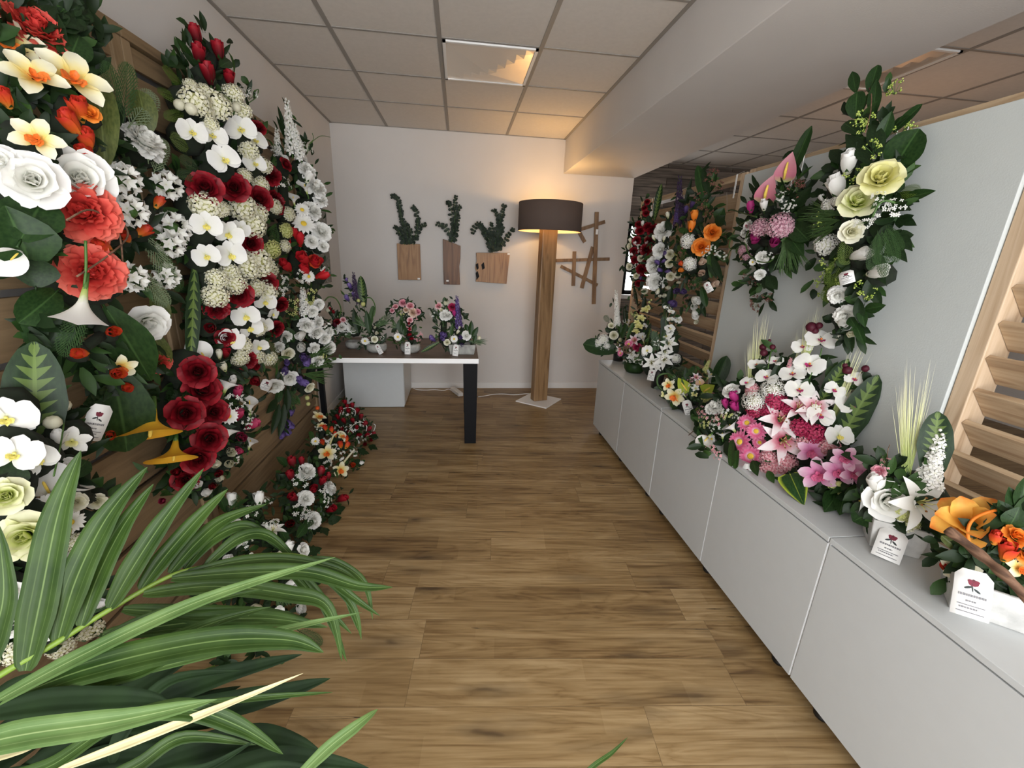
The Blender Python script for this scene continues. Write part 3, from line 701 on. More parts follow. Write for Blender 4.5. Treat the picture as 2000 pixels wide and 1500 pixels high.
def frame(face, up=Vector((0, 0, 1)), spin=0.0):
    z = face.normalized(); x = up.cross(z)
    if x.length < .05: x = Vector((1, 0, 0)).cross(z) * -1
    x.normalize(); y = z.cross(x)
    return Matrix((x, y, z)).transposed() @ Matrix.Rotation(spin, 3, 'Z')
def put_part(root, name, mesh, W, subs=()):
    o = bpy.data.objects.new(name, mesh); COL.objects.link(o); o.parent = root
    o.matrix_basis = Matrix.Translation(-root.location) @ W
    for n, me in subs:
        c = bpy.data.objects.new(n, me); COL.objects.link(c); c.parent = o
    return o
def clampray(px, py, p, lim):
    d = raydir(px, py); t = depth(p)
    for ax, s, v in lim:      # ax index, s=+1: coordinate must be <= v, -1: must be >= v
        c = CAM[ax]+d[ax]*t
        if s*(c-v) > 0 and abs(d[ax]) > 1e-6:
            t2 = (v-CAM[ax])/d[ax]
            if t2 > .2: t = min(t, t2) if t2 < t else t
    return CAM+d*t
CARDLINES = None
def price_tag(root, pt, pb, w, face, seed=0):
    """white card with a printed red rose and lines of small print"""
    y = (pt-pb); L = y.length; y.normalize(); x = y.cross(face.normalized()).normalized(); z = x.cross(y)
    W = Matrix((x, y, z)).transposed().to_4x4(); W.translation = pb
    mb = MB(); n = 7; q = w*L
    prof = [(i/n*L, .06*L*math.sin(i/n*2.4)) for i in range(n+1)]
    hw = w/2; vs = []; 
    for yy, zz in prof:
        k = hw*(1 if yy < L*.9 else .6)
        vs += [(-k, yy, zz), (k, yy, zz), (-k, yy, zz-.0008), (k, yy, zz-.0008)]
    fs = []
    for i in range(n):
        b = i*4; fs += [(b, b+1, b+5, b+4), (b+2, b+6, b+7, b+3), (b, b+4, b+6, b+2), (b+1, b+3, b+7, b+5)]
    mb.add(vs, fs)
    o = put_part(root, 'price_tag', mb.mesh('price_tag', [PAPER]), W)
    zf = lambda yy: .06*L*math.sin(yy/L*2.4)+.0012
    def blob(mb, cx, cy, rx, ry, mi, ang=0, k=10):
        ca, sa = math.cos(ang), math.sin(ang)
        vs = []
        for i in range(k):
            a = 2*PI*i/k; u, v = rx*math.cos(a)*w, ry*math.sin(a)*w
            X, Y = cx*w+u*ca-v*sa, cy*L+u*sa+v*ca; vs.append((X, Y, zf(Y)))
        mb.add(vs, [tuple(range(k))], mi)
    p = MB(); r = random.Random(seed)
    blob(p, .0, .72, .14, .10, 0); blob(p, -.09, .76, .07, .06, 0); blob(p, .09, .76, .07, .06, 0); blob(p, 0, .78, .05, .05, 2)
    blob(p, -.02, .63, .02, .16, 1, .15); blob(p, -.13, .62, .11, .04, 1, .5); blob(p, .11, .58, .11, .04, 1, -.6)
    put = lambda mb, nm, ms: put_part(o, nm, mb.mesh(nm, ms, False), Matrix.Identity(4))
    ob = bpy.data.objects.new('printed_rose', p.mesh('printed_rose', [INKR, INKG, INKD], False)); COL.objects.link(ob); ob.parent = o
    t = MB()
    for row, (yy, h, a, b) in enumerate([(.46, .026, -.36, .36), (.34, .018, -.15, .12), (.25, .010, -.36, .36), (.19, .018, -.30, .2), (.10, .010, -.36, .36)]):
        xx = a
        while xx < b:
            ww = r.uniform(.03, .08) if h > .012 else b-a
            X0, X1, Y0, Y1 = xx*w, min(b, xx+ww)*w, (yy-h)*L, (yy+h)*L
            t.add([(X0, Y0, zf(Y0)), (X1, Y0, zf(Y0)), (X1, Y1, zf(Y1)), (X0, Y1, zf(Y1))], [(0, 1, 2, 3)])
            xx += ww+.016
    ob = bpy.data.objects.new('small_print', t.mesh('small_print', [INKK], False)); COL.objects.link(ob); ob.parent = o
    return o
INKR = plain('ink_red', (.16, .01, .03), .7); INKG = plain('ink_dark_green', (.02, .03, .03), .7); INKD = plain('ink_deep_red', (.07, .005, .012), .7); INKK = plain('ink_grey', (.18, .18, .19), .7)

def arrange(name, label, cat, group, p0, n, bulge, ell, face, data, root_loc, lim=(), leaf=(.08, .022), dens=7, spread=1.0, mats=None, seed=1, core=True, basefn=None, loops=(), curl=STEM):
    r = random.Random(seed)
    p0 = Vector(p0); n = Vector(n).normalized(); face = Vector(face).normalized()
    root = empty(name, root_loc, label, cat, group)
    cx, cy, rx, ry = ell; cen = hit(cx, cy, p0, n, 0)
    def surf(px, py, k=1.0):
        q = ((px-cx)/rx)**2+((py-cy)/ry)**2
        p = hit(px, py, p0, n, bulge*k*math.sqrt(max(0.02, 1-q)))
        return clampray(px, py, p, lim), q
    fol = MB(); cor = MB(); cores = []
    for line in data.replace('\n', ';').split(';'):
        tk = line.split()
        if not tk: continue
        code = tk[0]; a = [float(x) for x in tk[1:]]
        if code == 'F':      # foliage only: x y radius
            px, py, s = a[:3]; p, q = surf(px, py, .6); size = s*depth(p)/FPX; flower = False; rad = (p-cen); rad = (rad-n*rad.dot(n))*2.0
        elif code == 'T':    # price tag: x0 y0 (top) x1 y1 (bottom) width
            p, q = surf(a[0], a[1], 1.0); k = depth(p)-.03; p = at_d(a[0], a[1], k); p2 = at_d(a[2], a[3], k-.015)
            price_tag(root, p, p2, a[4]*k/FPX, -CF*0+face, int(a[0])); continue
        elif KIT[code][4]:   # two-point kinds
            k = a[5] if len(a) > 5 else 0.0
            mx_, q = surf((a[0]+a[2])/2, (a[1]+a[3])/2, .85); of = (mx_-p0).dot(n); pa = clampray(a[0], a[1], hit(a[0], a[1], p0, n, of), lim); pb = clampray(a[2], a[3], hit(a[2], a[3], p0, n, of), lim); d = depth(pb); w = a[4]*d/FPX
            mv = raydir(a[2], a[3])*(-k if k else r.uniform(-.01, .01)); pb = pb+mv; pa = pa+raydir(a[0], a[1])*(-k*.7)
            y = (pb-pa); L = y.length
            if L < 1e-4: continue
            y.normalize(); rad = (pb-cen); rad = rad-n*rad.dot(n); rad = rad.normalized() if rad.length > .01 else Vector()
            f = (face+rad*.25+Vector((r.uniform(-.15, .15), r.uniform(-.15, .15), r.uniform(-.1, .15)))); z = (f-y*f.dot(y)).normalized()
            if len(a) > 6: z = Matrix.Rotation(math.radians(a[6]), 3, y) @ z
            x = y.cross(z)
            me, subs = kit_mesh(code, r.randrange(3) if code[0] in 'SV' and code not in ('Vb', 'Vd', 'Vm', 'Vo', 'Vs', 'Vc', 'Vy', 'Vi', 'Vn') else 0)
            th = {'C': w/.98, 'S': w/.5, 'N': w/.66}.get(code[0], w)
            if code in ('Vf', 'Vl', 'Vq', 'Vg', 'Vt', 'Ve', 'Vx'): th = w/.8
            W = Matrix((x*th, y*L, z*th)).transposed().to_4x4(); W.translation = pa
            put_part(root, KIT[code][0], me, W, subs)
            if code[0] == 'V': continue
            size = w; p = pa; flower = True
            p = pa*.4+pb*.6; px, py = a[0]*.5+a[2]*.5, a[1]*.5+a[3]*.5; rad = rad*.4
        else:
            px, py, s = a[:3]; p, q = surf(px, py, r.uniform(.9, 1.05)); d = depth(p); size = s*d/FPX; flower = True
            rad = (p-cen); rad = rad-n*rad.dot(n); rad = rad/max(.08, bulge+rad.length)
            f = face+rad*.65+Vector((r.uniform(-.25, .25), r.uniform(-.25, .25), r.uniform(-.15, .25)))
            up = Vector((0, 0, 1)); spin = r.uniform(0, 6.28)
            if code[0] in 'OY': spin = r.uniform(-.5, .5)
            if code[0] == 'B': f = rad*.9+Vector((0, 0, .55))+face*.35+Vector((r.uniform(-.3, .3), r.uniform(-.3, .3), 0)); 
            if len(a) > 3: f = Vector(a[3:6]) if len(a) >= 6 else f
            sc_ = size*{'B': 1.05, 'R': .82, 'P': .95, 'H': 1.05, 'L': .95, 'J': 1.1}.get(code[0], 1.0)
            me, subs = kit_mesh(code, r.randrange(3 if code[0] in 'RBPHJ' else 2))
            W = Matrix.Translation(p) @ (frame(f, up, spin).to_4x4()) @ Matrix.Diagonal((sc_, sc_, sc_, 1))
            put_part(root, KIT[code][0], me, W, subs)
        # leaves around and behind, dark core added behind as interior shade
        dpx = depth(p)/FPX; Rp = (size/dpx)*(.8 if flower else .9)*spread
        cnt = int(dens*((.75 if q < .85 else .25) if flower else 2.4*s/34))
        if code[0] == 'Z': continue
        for i in range(max(1, cnt)):
            aa = r.uniform(0, 6.283); rq = Rp*math.sqrt(r.random())
            q_, _q = surf(px+rq*math.cos(aa), py+rq*math.sin(aa), r.uniform(.35, .62)); q_ = q_-face*r.uniform(.0, .02)
            o = Vector((r.uniform(-1, 1), r.uniform(-1, 1), r.uniform(-1, 1))); o -= face*o.dot(face)
            if o.length < .1: continue
            dirv = (o.normalized()*1.0+rad*1.2+face*r.uniform(-.1, .25)).normalized()
            L = leaf[0]*r.uniform(.5, 1.15); wd = leaf[1]*r.uniform(.4, .75)
            f = (face+Vector((r.uniform(-.6, .6), r.uniform(-.6, .6), r.uniform(-.5, .6))))
            zz = (f-dirv*f.dot(dirv))
            if zz.length < .05: continue
            zz.normalize(); xx = zz.cross(dirv)
            M = Matrix((dirv, xx, zz)).transposed().to_4x4(); M.translation = q_
            tip = q_+dirv*L
            if any(s_*(tip[ax]-v) > .02 for ax, s_, v in lim): continue
            petal(fol, M, L, wd, r.uniform(5, 25), r.uniform(-35, 0), 0, r.choice(('lance', 'oval')), 4, 2, fold=.3, across=True, mi=r.choice((0, 0, 0, 1)))
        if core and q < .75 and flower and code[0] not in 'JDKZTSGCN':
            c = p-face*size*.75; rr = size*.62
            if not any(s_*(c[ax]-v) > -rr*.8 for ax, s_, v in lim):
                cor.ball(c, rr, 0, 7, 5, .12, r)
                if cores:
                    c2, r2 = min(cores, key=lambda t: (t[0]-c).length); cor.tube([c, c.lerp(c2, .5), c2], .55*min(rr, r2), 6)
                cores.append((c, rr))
    if fol.f: put_part(root, 'foliage', fol.mesh('foliage', mats or [LEAFD, LEAFM]), Matrix.Identity(4))
    if cor.f: put_part(root, 'shade_core', cor.mesh('shade_core', [COREM]), Matrix.Identity(4))
    for lp in loops:   # curled stems / grass loops: (width_px, material, [x, y, x, y ...])
        w, m, pts = lp; P3 = []
        for i in range(0, len(pts), 2): p, q = surf(pts[i], pts[i+1], 1.15); P3.append(p)
        P3 = smooth(P3, 5); mb = MB(); mb.tube(P3, w*depth(P3[0])/FPX/2, 6)
        put_part(root, 'curled_stem', mb.mesh('curled_stem', [m]), Matrix.Identity(4))
    if basefn: basefn(root)
    return root
def smooth(P, k):
    if len(P) < 3: return P
    out = []
    for i in range(len(P)-1):
        a, b, c, d = P[max(i-1, 0)], P[i], P[i+1], P[min(i+2, len(P)-1)]
        for j in range(k):
            t = j/k
            out.append(.5*((2*b)+(c-a)*t+(2*a-5*b+4*c-d)*t*t+(3*b-a-3*c+d)*t**3))
    return out+[P[-1]]
# ------------------------------------------------------------------ room shell
LX, YB, ZC = -1.31, 5.05, 2.813
def bx(*a):
    m = MB(); m.box(*a); return m
struct('floor', bx(LX-.1, FRONT-.1, -.1, RIGHT+.1, 6.0, 0), FLOORM)
struct('ceiling', bx(LX-.1, FRONT-.1, ZC, RIGHT+.1, 6.0, ZC+.1), CEIL)
struct('wall_left', bx(LX-.1, FRONT, 0, LX, YB, ZC), WALL)
struct('wall_back', bx(LX-.1, YB, 0, 1.945, 6.0, ZC), WALL)
struct('wall_right', bx(RIGHT, FRONT, 0, RIGHT+.1, 6.0, ZC), WALL)
m = MB(); WY = 5.85; wx0, wx1, wz0, wz1 = 2.25, 2.85, 1.13, 2.08
m.box(1.945, WY, wz1, RIGHT, WY+.15, ZC); m.box(1.945, WY, 0, RIGHT, WY+.15, wz0)
m.box(1.945, WY, wz0, wx0, WY+.15, wz1); m.box(wx1, WY, wz0, RIGHT, WY+.15, wz1)
struct('wall_rear_alcove', m, WEATH)
m = MB(); m.box(wx0, WY+.02, wz0, wx0+.05, WY+.1, wz1); m.box(wx1-.05, WY+.02, wz0, wx1, WY+.1, wz1); m.box(wx0, WY+.02, wz0, wx1, WY+.1, wz0+.05); m.box(wx0, WY+.02, wz1-.05, wx1, WY+.1, wz1);
w1 = struct('window_1', m, BLACK)
gl, ns, ls, b = newmat('window_glass')
tr = ns.new('ShaderNodeBsdfTransparent'); gg = ns.new('ShaderNodeBsdfGlossy'); gg.inputs['Roughness'].default_value = .02; ms = ns.new('ShaderNodeMixShader'); ms.inputs[0].default_value = .06
ls.new(tr.outputs[0], ms.inputs[1]); ls.new(gg.outputs[0], ms.inputs[2]); ls.new(ms.outputs[0], ns['Material Output'].inputs[0])
g = bx(wx0+.05, WY+.05, wz0+.05, wx1-.05, WY+.056, wz1-.05).build('window_pane', gl, w1)
m = MB(); m.box(wx0-.1, WY-.16, wz0-.05, wx1+.1, WY, wz0); struct('trim_window_sill', m, TRIM)
# glazed shop front behind the camera
m = MB(); m.box(LX-.1, FRONT-.1, 0, RIGHT+.1, FRONT, .18); m.box(LX-.1, FRONT-.1, 2.68, RIGHT+.1, FRONT, ZC); m.box(WX1, FRONT-.1, .18, RIGHT+.1, FRONT, 2.68)
struct('wall_front', m, WALL)
m = MB()
for x in (LX, .55, WX1-.06): m.box(x, FRONT-.08, .18, x+.06, FRONT-.02, 2.68)
struct('window_2', m, BLACK)
struct('beam', bx(1.132, FRONT, 2.475, 1.95, YB, ZC), WALL, bevel=.004)
# ceiling grid: left bay, right bay
m = MB(); t = .013
for x in (-.745, -.122, .492): m.box(x-t, FRONT, ZC-.004, x+t, YB, ZC+.01)
for y in [3.03+.623*k for k in range(-7, 3)]: m.box(LX, y-t*.7, ZC-.0035, 1.132, y+t*.7, ZC+.01)
m.box(LX, FRONT, ZC-.006, LX+.022, YB, ZC); m.box(1.11, FRONT, ZC-.006, 1.132, YB, ZC); m.box(LX, YB-.012, ZC-.006, 1.132, YB, ZC)
struct('trim_ceiling_grid', m, GRID)
m = MB()
for x in [2.25+.625*k for k in range(6)]: m.box(x-t, FRONT, ZC-.004, x+t, 5.85, ZC+.01)
for y in [2.545+.64*k for k in range(-6, 6)]: m.box(1.95, y-t*.7, ZC-.0035, RIGHT, y+t*.7, ZC+.01)
m.box(1.95, WY-.015, ZC-.006, RIGHT, WY, ZC)
struct('trim_ceiling_grid_right', m, GRID)
for nm, a in dict(baseboard_back=(LX, YB-.014, 0, 1.945, YB, .075), baseboard_left=(LX, 3.62, 0, LX+.014, YB-.014, .075)).items(): struct(nm, bx(*a), TRIM, bevel=.003)
# recessed ceiling light panels (switched off, glossy reflector)
REFL, ns, ls, b = newmat('light_reflector'); b.inputs['Base Color'].default_value = (.8, .72, .62, 1); b.inputs['Metallic'].default_value = .6; b.inputs['Roughness'].default_value = .3
def ceiling_panel(x0, y0, x1, y1, label):
    cx, cy = (x0+x1)/2, (y0+y1)/2
    r = empty('ceiling_light', (cx, cy, ZC), label, 'light', 'recessed ceiling lights')
    m = MB(); w = .018
    for a in ((x0, y0, x1, y0+w), (x0, y1-w, x1, y1), (x0, y0, x0+w, y1), (x1-w, y0, x1, y1)): m.box(a[0], a[1], ZC-.012, a[2], a[3], ZC-.001)
    m.build('frame', WHT, r)
    m = MB(); h = .16; k = 10; vs = []
    for i in range(k+1):
        for j in range(k+1):
            u, v = -1+2*i/k, -1+2*j/k; d = max(abs(u), abs(v))
            vs.append((cx+u*(x1-x0-2*w)/2, cy+v*(y1-y0-2*w)/2, ZC-.006-.05*(1-d)*(1-.15*d)))
    m.add(vs, [(i*(k+1)+j, i*(k+1)+j+1, (i+1)*(k+1)+j+1, (i+1)*(k+1)+j) for i in range(k) for j in range(k)])
    m.build('diffuser', REFL, r)
ceiling_panel(-.105, 3.043, .478, 3.64, 'square ceiling light panel over the aisle with warm glow')
ceiling_panel(2.27, 2.56, 2.855, 3.16, 'square ceiling light panel behind the beam on the right')

# ------------------------------------------------------------------ louvred wooden screens
def screen(name, label, cat, axis_x, front, y0, y1, z0, z1, deep, zs, hgt, tilt, stile=.052, mats=(PINE, PINEY), cap=True, group=None):
    """frame in the YZ plane; front = x of the face, deep = signed depth away from the viewer"""
    r = empty(name, (front+deep/2, (y0+y1)/2, 0), label, cat, group)
    xa, xb = sorted((front, front+deep))
    for p in (y0, y1-stile): bx(xa, p, 0, xb, p+stile, z1).build('stile', mats[0], r, bevel=.003)
    for p, h in ((z1-.04, .04), (z0, .05)): bx(xa, y0+stile, p, xb, y1-stile, p+h).build('rail', mats[1], r, bevel=.003)
    m = MB(); s = 1 if deep > 0 else -1; th = .018
    for k, z in enumerate(zs):
        xf = front+s*.008; dx = s*hgt*math.sin(tilt); dz = -hgt*math.cos(tilt)
        a = Vector((xf, y0+stile+.002, z)); d = Vector((dx, 0, dz)); nrm = Vector((-dz, 0, dx)).normalized()*th*s
        if nrm.x*s < 0: nrm = -nrm
        p = [a, a+nrm, a+nrm+d, a+d]
        m.prism(p, (0, y1-y0-2*stile-.004, 0))
    m.build('slat_panel', mats[1], r)
    return r
zs_r = [.12+.1107*k for k in range(18)]
FX = 1.665
screen('louvre_screen', 'pale pine louvred screen behind the orange pot arrangement', 'screen', 0, FX, -.25, 1.192, .03, 2.10, .095, zs_r, .115, .72, group=None)
screen('louvre_screen', 'pine louvred screen behind the red, purple and orange hanging sprays', 'screen', 0, FX, 2.555, 4.08, .03, 2.115, .095, zs_r, .115, .72)
r = screen('louvre_screen', 'pine framed screen faced with a large white board', 'screen', 0, FX+.012, 1.20, 2.55, .03, 2.125, .08, [], .1, .7)
bx(FX-.012, 1.195, .03, FX+.012, 2.553, 2.098).build('white_board', BOARD, r, bevel=.002)
zs_l = [.132+.1873*k for k in range(12)]
def left_screen(label, y0, y1):
    r = empty('plank_screen', (-1.25, (y0+y1)/2, 0), label, 'screen')
    for p in (y0, y1-.045): bx(LX+.005, p, 0, -1.195, p+.045, 2.29).build('stile', PINEZ, r, bevel=.003)
    m = MB(); m.box(LX+.005, y0, 2.29, -1.19, y1, 2.325); m.build('rail', PINED, r, bevel=.002)
    m = MB()
    for k in range(13):
        z0 = .132+.1873*(k-1)+.018; z1 = min(.132+.1873*k-.004, 2.285)
        if z1 <= z0: continue
        m.prism([(-1.222, y0+.045, z0), (-1.204, y0+.045, z0), (-1.21, y0+.045, z1), (-1.228, y0+.045, z1)], (0, y1-y0-.09, 0))
    m.build('plank_panel', PINED, r, bevel=.002)
left_screen('wooden plank screen on the left wall behind the two sprays nearest the palm', .55, 1.945)
left_screen('wooden plank screen behind the red and white sprays further along the left wall', 1.95, 3.59)

# ------------------------------------------------------------------ sideboards
CX, CB, CT = 1.282, 1.648, .70
def sideboard(label, y0, y1):
    r = empty('sideboard', ((CX+CB)/2, (y0+y1)/2, 0), label, 'cabinet', 'row of white sideboards')
    g = .0015
    m = MB(); m.box(CX-.003, y0+g, CT-.02, CB, y1-g, CT); m.build('top', CABT, r, bevel=.0015)
    m = MB(); m.box(CX+.021, y0+g, .066, CB, y1-g, CT-.022); m.build('body', EDGE, r)
    for p in (y0+.0015, y1-.0045, (y0+y1)/2-.003): bx(CX+.003, p, .063, CX+.021, p+(.003 if p != (y0+y1)/2-.003 else .006), CT-.022).build('edge_strip', EDGE, r)
    ym = (y0+y1)/2
    for a, b_ in ((y0+.003, ym-.003), (ym+.003, y1-.003)):
        bx(CX, a, .062, CX+.019, b_, CT-.027).build('door', CABT, r, bevel=.0012)
    for y in (y0+.11, ym, y1-.11):
        for x in (CX+.06, CB-.06):
            m = MB(); m.lathe([(.028, 0), (.03, .012), (.022, .02), (.022, .0655)], 14, M=Matrix.Translation((x, y, 0)), cap=True); m.build('foot', BLKP, r, smooth=True)
sideboard('white sideboard at the far end of the row under the white flowers', 2.415, 3.70)
sideboard('white sideboard in the middle of the row under the pink lilies', 1.116, 2.413)
sideboard('white sideboard nearest the camera under the two concrete pots', -.184, 1.114)

# ------------------------------------------------------------------ table, cabinet below, lamp, wall pieces
r = empty('display_table', (-.53, 3.83, 0), 'low display table with brown top, white edge and black leg', 'table')
m = MB(); m.box(-1.2, 3.41, .728, .155, 4.26, .768); m.build('tabletop', EDGE, r, bevel=.002)
m = MB(); m.box(-1.2, 3.412, .768, .153, 4.258, .772); m.build('table_surface', TABLE, r)
for x0, x1, y0, y1 in ((.03, .147, 3.43, 3.475), (.03, .147, 4.19, 4.235), (-1.195, -1.155, 3.62, 3.66)):
        m = MB(); m.prism([(x0, y0, .728), (x1, y0, .728), (x1-.006 if x0 > 0 else x1, y0, 0), (x0+.012 if x0 > 0 else x0, y0, 0)], (0, y1-y0, 0)); m.build('leg', BLACK, r, bevel=.002)
r = empty('drawer_cabinet', (-.88, 4.7, 0), 'white low cabinet under the display table by the back wall', 'cabinet')
bx(-1.18, 4.385, .012, -.60, 5.02, .60).build('body', CABT, r, bevel=.002)
bx(-1.185, 4.365, .004, -.586, 4.383, .60).build('door', CABT, r, bevel=.002)
bx(-.598, 4.39, .012, -.583, 5.02, .60).build('side_panel', CABT, r, bevel=.002)

LC = Vector((.905, 4.56, 0)); LA = math.radians(-8)
r = empty('floor_lamp', LC, 'tall floor lamp with oak post and brown drum shade', 'lamp')
R_ = Matrix.Translation(LC) @ Matrix.Rotation(math.radians(-38), 4, 'Z')
m = MB(); m.box(-.195, -.195, 0, .195, .195, .012, M=R_); m.build('base_plate', WHT, r, bevel=.002)
P_ = Matrix.Translation(LC) @ Matrix.Rotation(math.radians(14), 4, 'Z')
m = MB(); m.box(-.085, -.05, .012, .085, .05, 1.93, M=P_); m.build('post', OAK, r, bevel=.01)
SHC = LC+Vector((.02, .06, 0)); SR = .325; s0, s1 = 1.845, 2.12
SHADE, ns, ls, b = newmat('lampshade_fabric'); b.inputs['Base Color'].default_value = (.095, .066, .053, 1); b.inputs['Roughness'].default_value = .85
tc = ns.new('ShaderNodeTexCoord'); wv = ns.new('ShaderNodeTexNoise'); wv.inputs['Scale'].default_value = 250; ls.new(tc.outputs['Object'], wv.inputs['Vector'])
bp = ns.new('ShaderNodeBump'); bp.inputs['Strength'].default_value = .2; bp.inputs['Distance'].default_value = .002; ls.new(wv.outputs['Fac'], bp.inputs['Height']); ls.new(bp.outputs[0], b.inputs['Normal'])
LINER = plain('shade_liner', (.85, .72, .5), .6)
T_ = Matrix.Translation(SHC)
m = MB(); m.lathe([(SR, s0), (SR+.003, s0+.002), (SR+.003, s1-.002), (SR, s1)], 64, M=T_); m.build('lamp_shade', SHADE, r, smooth=True)
sh = [o for o in r.children if o.name.startswith('lamp_shade')][0]
m = MB(); m.lathe([(SR-.001, s0), (SR-.002, s0+.01), (SR-.002, s1-.01), (SR-.001, s1)], 64, M=T_)
o = m.build('liner', LINER, r, smooth=True)
m = MB()
for q in range(3):
    a = q*2*PI/3+.4; m.tube([SHC+Vector((0, 0, s1-.03)), SHC+Vector((math.cos(a)*(SR-.003), math.sin(a)*(SR-.003), s1-.03))], .003, 5)
m.tube([SHC+Vector((0, 0, 1.925)), SHC+Vector((0, 0, s1-.02))], .006, 6)
m.build('shade_carrier', STEEL, r)
BULB, ns, ls, b = newmat('bulb'); b.inputs['Emission Color'].default_value = (1, .66, .3, 1); b.inputs['Emission Strength'].default_value = 6; b.inputs['Base Color'].default_value = (.9, .8, .6, 1)
m = MB(); m.ball(SHC+Vector((0, 0, 2.0)), .04, 0, 14, 10); m.build('light_bulb', BULB, r, smooth=True)
for dz, e in ((2.0, 17),):
    l = bpy.data.lights.new('lamp_bulb_light', 'POINT'); l.energy = e*.42; l.color = (1, .60, .24); l.shadow_soft_size = .045
    o = bpy.data.objects.new('lamp_bulb_light', l); o.location = (0.02, .06, 2.0); o.parent = r; COL.objects.link(o)
    # the glowing bulb must not box in its own light
    o.location.z = 2.055
lamp = r
def copy_tree(o, parent=None):
    k = o.copy(); COL.objects.link(k); k.parent = parent
    for ch in list(o.children): copy_tree(ch, k)
    return k
l2 = copy_tree(lamp); l2.location = (3.15, 3.0, 0)  # second lamp added out of sight to warm the right-hand ceiling
for k in l2.children:
    if k.type == 'LIGHT': k.data = k.data.copy(); k.data.energy *= .3; k.data.color = (1, .5, .22)
l2['label'] = 'added oak floor lamp, unseen behind the white board, warming the ceiling there'
r = lamp
m = MB(); pts = [at_z(x, y, .008) for x, y in ((1048, 770), (1030, 769), (1005, 771), (985, 769.5), (965, 770), (948, 773), (934, 775))]
m.tube(smooth(pts, 4), .0045, 6); m.build('cord', WHT, r, smooth=True)
r = empty('power_strip', at_z(892, 767, 0), 'white power strip with cable on the floor by the back wall', 'power strip')
a_, b_ = at_z(884, 762, 0), at_z(900, 774, 0); d = (b_-a_); L = d.length; M_ = Matrix.Translation(a_) @ Vector((d.x, d.y, 0)).to_track_quat('X', 'Z').to_matrix().to_4x4()
m = MB(); m.box(0, -.03, 0, L, .03, .04, M=M_); m.build('socket_block', WHT, r, bevel=.004)
m = MB()
for k in range(3): m.lathe([(.018, .0405), (.02, .0415), (.018, .0395)], 12, M=M_ @ Matrix.Translation((L*(.22+.28*k), 0, 0)))
m.build('socket', TRIM, r)
m = MB(); m.tube(smooth([at_z(x, y, .006) for x, y in ((806, 757.5), (815, 761), (832, 762), (850, 761), (866, 763), (876, 760), (885, 764))], 4), .0045, 6); m.build('cord', WHT, r, smooth=True)

def eu_branch(px, lw, pts, seed, root):
    rr = random.Random(seed); P3 = smooth([at_y(x, y, 5.0-rr.uniform(0, .03)) for x, y in pts], 4); m = MB()
    m.tube(P3, [.004*(1-.7*i/len(P3)) for i in range(len(P3))], 5, 1)
    L = sum((P3[i+1]-P3[i]).length for i in range(len(P3)-1)); n = int(L/.027); 
    for i in range(n):
        u = (i+.5)/n*(len(P3)-1); k = int(u); p = P3[k].lerp(P3[min(k+1, len(P3)-1)], u-k); t_ = (P3[min(k+1, len(P3)-1)]-P3[k]).normalized()
        for s in (-1, 1):
            d = (t_*rr.uniform(0, .7)+Vector((0, -1, 0))*rr.uniform(-.2, .6)+t_.cross(Vector((0, 1, 0)))*s).normalized()
            f = Vector((rr.uniform(-.5, .5), -1, rr.uniform(-.4, .6))); z = (f-d*f.dot(d)).normalized(); y = z.cross(d)
            M = Matrix((d, y, z)).transposed().to_4x4(); M.translation = p
            petal(m, M, lw*.8*rr.uniform(.7, 1.25)*(1.1-.45*i/n), lw*.34*rr.uniform(.8, 1.1)*(1.1-.4*i/n), rr.uniform(-10, 40), rr.uniform(-40, 20), 0, 'oval', 4, 2, fold=.2, across=True)
    for v in range(len(m.v)):
        if m.v[v][1] > 5.04: m.v[v] = (m.v[v][0], 5.04, m.v[v][2])
    m.build('eucalyptus_branch', [EUCM, STEM], root, smooth=True)
def pocket(label, outline, mat, branches, lw, tagpx, holes=()):
    P = [at_y(x, y, 5.0) for x, y in outline]; c = sum(P, Vector())/len(P)
    r = empty('wall_vase', (c.x, 5.03, min(p.z for p in P)), label, 'wall vase')
    m = MB(); m.prism(P, (0, .022, 0)); o = m.build('wood_board', mat, r, bevel=.003)
    m = MB(); w = .05; m.box(c.x-w, 5.022, min(p.z for p in P)+.06, c.x+w, 5.049, c.z+.08); m.build('back_pocket', mat, r)
    for i, b in enumerate(branches): eu_branch(0, lw, b, i+int(outline[0][0]), r)
    a = at_y(*tagpx, 4.996); m = MB(); m.box(a.x-.014, 4.996, a.z-.009, a.x+.014, 4.999, a.z+.009); m.build('price_sticker', PAPER, r)
    for h in holes:
        pts = [at_y(x, y, 4.9975) for x, y in h]; m = MB(); m.prism(pts, (0, .0035, 0)); m.build('bark_hollow', BLACK, r)
pocket('rectangular oak wall vase with eucalyptus, leftmost of the three on the back wall', [(775, 475.5), (820, 477), (822.5, 547), (778, 546.5)], OAKH,
       [[(790, 478), (787, 450), (784, 425), (780, 400), (775, 385), (765, 384)], [(800, 478), (795, 455), (788, 440), (783, 420), (779, 402)], [(808, 478), (815, 445), (816, 428), (811, 410), (806, 404)], [(812, 470), (820, 445), (833, 438)], [(792, 475), (778, 450), (771, 443)], [(797, 476), (795, 450), (791, 432)], [(803, 476), (803, 455), (797, 440)], [(790, 476), (786, 462), (776, 453)]], .05, (818, 544.5))
pocket('narrow dark live-edge wall vase with eucalyptus, middle one of three', [(865, 466.5), (899.5, 480.5), (899, 505), (897, 520), (898.5, 556), (867, 555.5), (866, 520)], WALNUT,
       [[(882, 474), (886, 445), (889, 420), (888, 400), (891, 383)], [(882, 472), (888, 440), (892, 420), (899, 402)], [(880, 460), (870, 444), (862, 440), (853, 437)], [(886, 450), (880, 402), (873, 396)], [(884, 472), (892, 448), (895, 420)]], .05, (874, 548.5))
